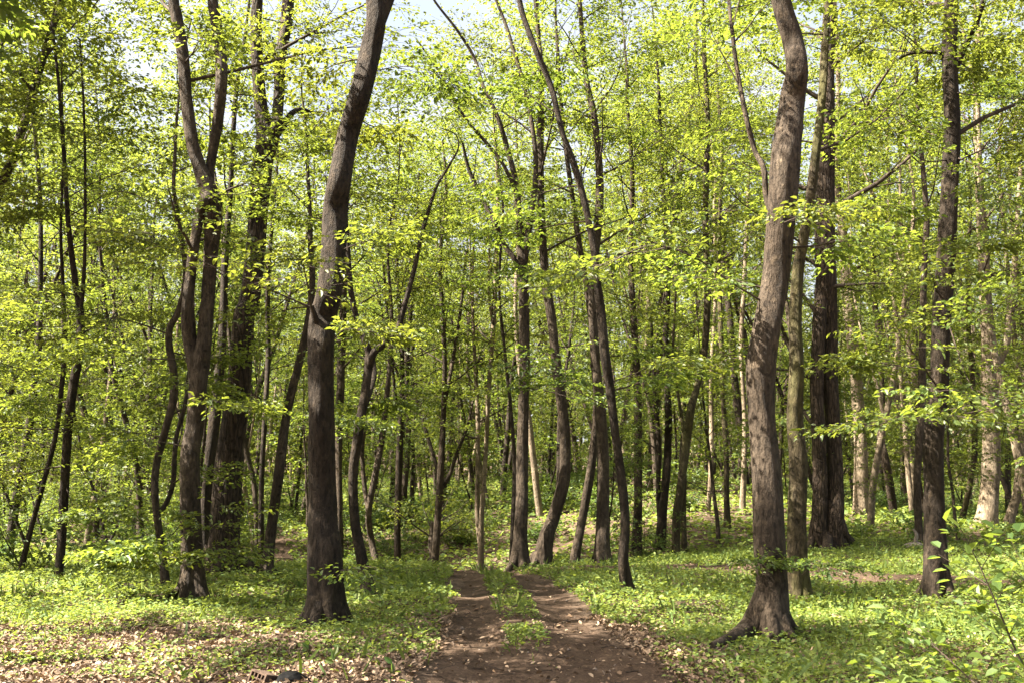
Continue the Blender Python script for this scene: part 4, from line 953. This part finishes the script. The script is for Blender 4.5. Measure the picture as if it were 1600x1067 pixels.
for i, (lab, u, v, h) in enumerate([('tall yellow-green seedling in the litter left of the path, above the clay brick', 482, 1026, .22), ('single upright leaf seedling by the left path edge', 613, 1052, .14),
                                    ('small bright seedling at the bottom edge left of the clay brick', 284, 1060, .12), ('seedling with leaning leaves close to the dark stone', 522, 1042, .12)]):
    Y = CAM_H * F / (v - HZ); p, _ = at(u, v, Y); x = p[0]; rng = np.random.default_rng(70 + i); z = terr1(x, Y)
    root = empty('seedling', (x, Y, z)); m = MB(); sticks(m, [(0, 0, -.03)], [(0.01, 0, h)], .003, .002, 0); m.build('stem', TWIG, root)
    m = MB(); k = 5 if i != 1 else 2; a = rng.uniform(0, 6.28, k)
    leaves(m, np.stack([np.zeros(k), np.zeros(k), h * np.linspace(.5, 1, k)], -1), np.stack([np.cos(a), np.sin(a) * .5, rng.uniform(.3, 1.1, k)], -1), UP + rng.normal(0, .6, (k, 3)), .09, .045, 0)
    m.build('leaf', SHRUB, root); tag(root, lab, 'seedling', 'seedlings in the litter')

WOOD = bark_mat('dead_wood', (0.10, 0.08, 0.06), (0.2, 0.165, 0.13), (0.32, 0.28, 0.23))
def log(name, label, pts, Y, mat, cat, sub=()):
    A = px_line(pts, Y); rng = np.random.default_rng(int(pts[0][0])); b = A[0, :3].copy(); b[2] = terr1(b[0], b[1])
    A[:, 2] = [terr1(q[0], q[1]) + q[3] * 0.6 + 0.03 for q in A]
    S = spline(A, 6); m = MB(); tube(m, S[:, :3], S[:, 3], 12, 0, trunk_mod(rng, -99, 0, 3))
    V0 = S[0, :3]
    for s in sub:
        Bq = px_line(s, Y); Bs = spline(Bq, 4); tube(m, Bs[:, :3], Bs[:, 3], 6, 0)
    o = m.build(name, mat, None, b); o.location = b
    return tag(o, label, cat)
log('fallen_log', 'long fallen log lying in herbs behind the dark stout trunk', [(1488, 856, 6), (1530, 855, 7), (1570, 857, 8), (1612, 856, 9)], 23.0, BARK_DARK, 'log')
log('fallen_branch', 'dark rotten fallen branch in the grass left of the sprouting trunk', [(176, 921, 8), (195, 914, 11), (215, 916, 10), (236, 917, 5)], 15.2, BARK_DARK, 'fallen branch', sub=[[(205, 916, 4), (222, 908, 3), (232, 905, 2)]])
log('dead_stump', 'pale broken stump piece lying left of the dark stout trunk', [(1411, 848, 6), (1420, 846, 11), (1432, 842, 12), (1440, 838, 7)], 24.0, WOOD, 'dead wood', sub=[[(1430, 846, 7), (1432, 835, 6), (1427, 826, 4)]])

def simple_mat(name, col, rough=0.8, nscale=30, amt=0.35):
    m, t, b, out = new_mat(name); tc = nd(t, 'ShaderNodeTexCoord'); n1 = nd(t, 'ShaderNodeTexNoise', Scale=nscale, Detail=6.0)
    t.links.new(tc.outputs['Object'], n1.inputs['Vector'])
    r = ramp(t, n1.outputs['Fac'], [(0.3, tuple(c * (1 - amt) for c in col)), (0.7, tuple(c * (1 + amt) for c in col))])
    t.links.new(r.outputs[0], b.inputs['Base Color']); bp = nd(t, 'ShaderNodeBump', Strength=.5, Distance=.01)
    t.links.new(n1.outputs['Fac'], bp.inputs['Height']); t.links.new(bp.outputs[0], b.inputs['Normal']); b.inputs['Roughness'].default_value = rough; b.inputs['Specular IOR Level'].default_value = 0.1
    return m

def slab(mb, x0, x1, y0, y1, z0, z1, mat=0):
    V = [(x, y, z) for z in (z0, z1) for x, y in ((x0, y0), (x1, y0), (x1, y1), (x0, y1))]
    mb.add(V, [(3, 2, 1, 0), (4, 5, 6, 7), (0, 1, 5, 4), (1, 2, 6, 5), (2, 3, 7, 6), (3, 0, 4, 7)], mat)
# hollow clay brick: an outer block whose face is a lattice of slots, walls one mesh, a darkened plate stands in for shade in the slots
def brick():
    Y = CAM_H * F / (1060 - HZ); p, _ = at(408, 1060, Y); x = p[0]; z = terr1(x, Y)
    o = empty('clay_brick', (x, Y, z)); m = MB(); w, h, d, t = 0.15, 0.105, 0.20, 0.014
    slab(m, -w/2, w/2, -d/2, d/2, 0, t); slab(m, -w/2, w/2, -d/2, d/2, h - t, h)
    slab(m, -w/2, -w/2 + t, -d/2, d/2, t, h - t); slab(m, w/2 - t, w/2, -d/2, d/2, t, h - t)
    n = 4
    for k in range(1, n): 
        c = -w/2 + t/2 + (w - t) * k / n; slab(m, c - t*.32, c + t*.32, -d/2 + .002, d/2 - .002, t, h - t)
    slab(m, -w/2 + t, w/2 - t, -d/2 + .004, d/2 - .004, h*.5 - t*.35, h*.5 + t*.35)
    m.build('block', simple_mat('clay', (0.075, 0.052, 0.038), .9, 22, .5), o)
    m = MB(); slab(m, -w/2 + t, w/2 - t, -.01, .01, t, h - t); m.build('slot_shade', simple_mat('slot_shade_clay', (0.05, 0.035, 0.028)), o)
    o.rotation_euler = (math.radians(-14), math.radians(14), math.radians(-22)); o.location.z -= 0.015
    tag(o, 'hollow clay brick with slotted face lying in the leaf litter', 'brick')
brick()
def stone(label, u, v, s, mat, seed, name='stone'):
    Y = CAM_H * F / (v - HZ); p, _ = at(u, v, Y); x = p[0]; z = terr1(x, Y); rng = np.random.default_rng(seed)
    import bmesh
    bm = bmesh.new(); bmesh.ops.create_icosphere(bm, subdivisions=3, radius=1)
    pl = norm(rng.normal(0, 1, (9, 3))); 
    for q in bm.verts:
        c = np.array(q.co)
        for a, b in zip(pl, rng.uniform(.55, .85, 9) if False else np.linspace(.6, .85, 9)):
            e = c @ a - b
            if e > 0: c = c - a * e
        c = c * np.array(s) + rng.normal(0, .012, 3) * min(s); q.co = c
    me = bpy.data.meshes.new(name); bm.to_mesh(me); bm.free(); me.materials.append(mat)
    o = bpy.data.objects.new(name, me); C.objects.link(o); o.location = (x, Y, z + s[2] * .35); o.rotation_euler = (0, 0, rng.uniform(0, 6))
    tag(o, label, 'stone')
mb = MB(); n = 900; x, y, r = cover_points(n, 6.3, 17, 0.3, 44); o_, w_ = line_dist(PATH, x, y); k = np.abs(o_) < w_ * 1.15; x, y = x[k], y[k]; n = len(x)
sz = np.exp(r.normal(-4.6, .5, n)); oct_ = np.array([(1, 0, 0), (0, 1, 0), (-1, 0, 0), (0, -1, 0), (0, 0, .8), (0, 0, -.8), ])
Vp = oct_[None] * sz[:, None, None] * r.uniform(.5, 1.3, (n, 6, 3)); Vp[..., :2] += 0; Vp += np.stack([x, y, terr(x, y) + .022], -1)[:, None]
Fp = np.array([(0, 1, 4), (1, 2, 4), (2, 3, 4), (3, 0, 4), (1, 0, 5), (2, 1, 5), (3, 2, 5), (0, 3, 5)])
mb.add(Vp.reshape(-1, 3), (np.arange(n)[:, None, None] * 6 + Fp).reshape(-1, 3), 0, True)
tag(mb.build('pebbles', simple_mat('pebble', (0.13, 0.105, 0.085))), 'small pebbles and clods strewn on the bare path', 'pebbles', kind='stuff')
stone('whitish stone in the sunny leaf litter at lower left', 160, 1030, (.07, .05, .045), simple_mat('pale_stone', (0.34, 0.32, 0.29)), 81)
stone('dark rounded stone beside the clay brick at the bottom edge', 456, 1062, (.16, .09, .07), simple_mat('dark_stone', (0.006, 0.006, 0.006), .95), 82)
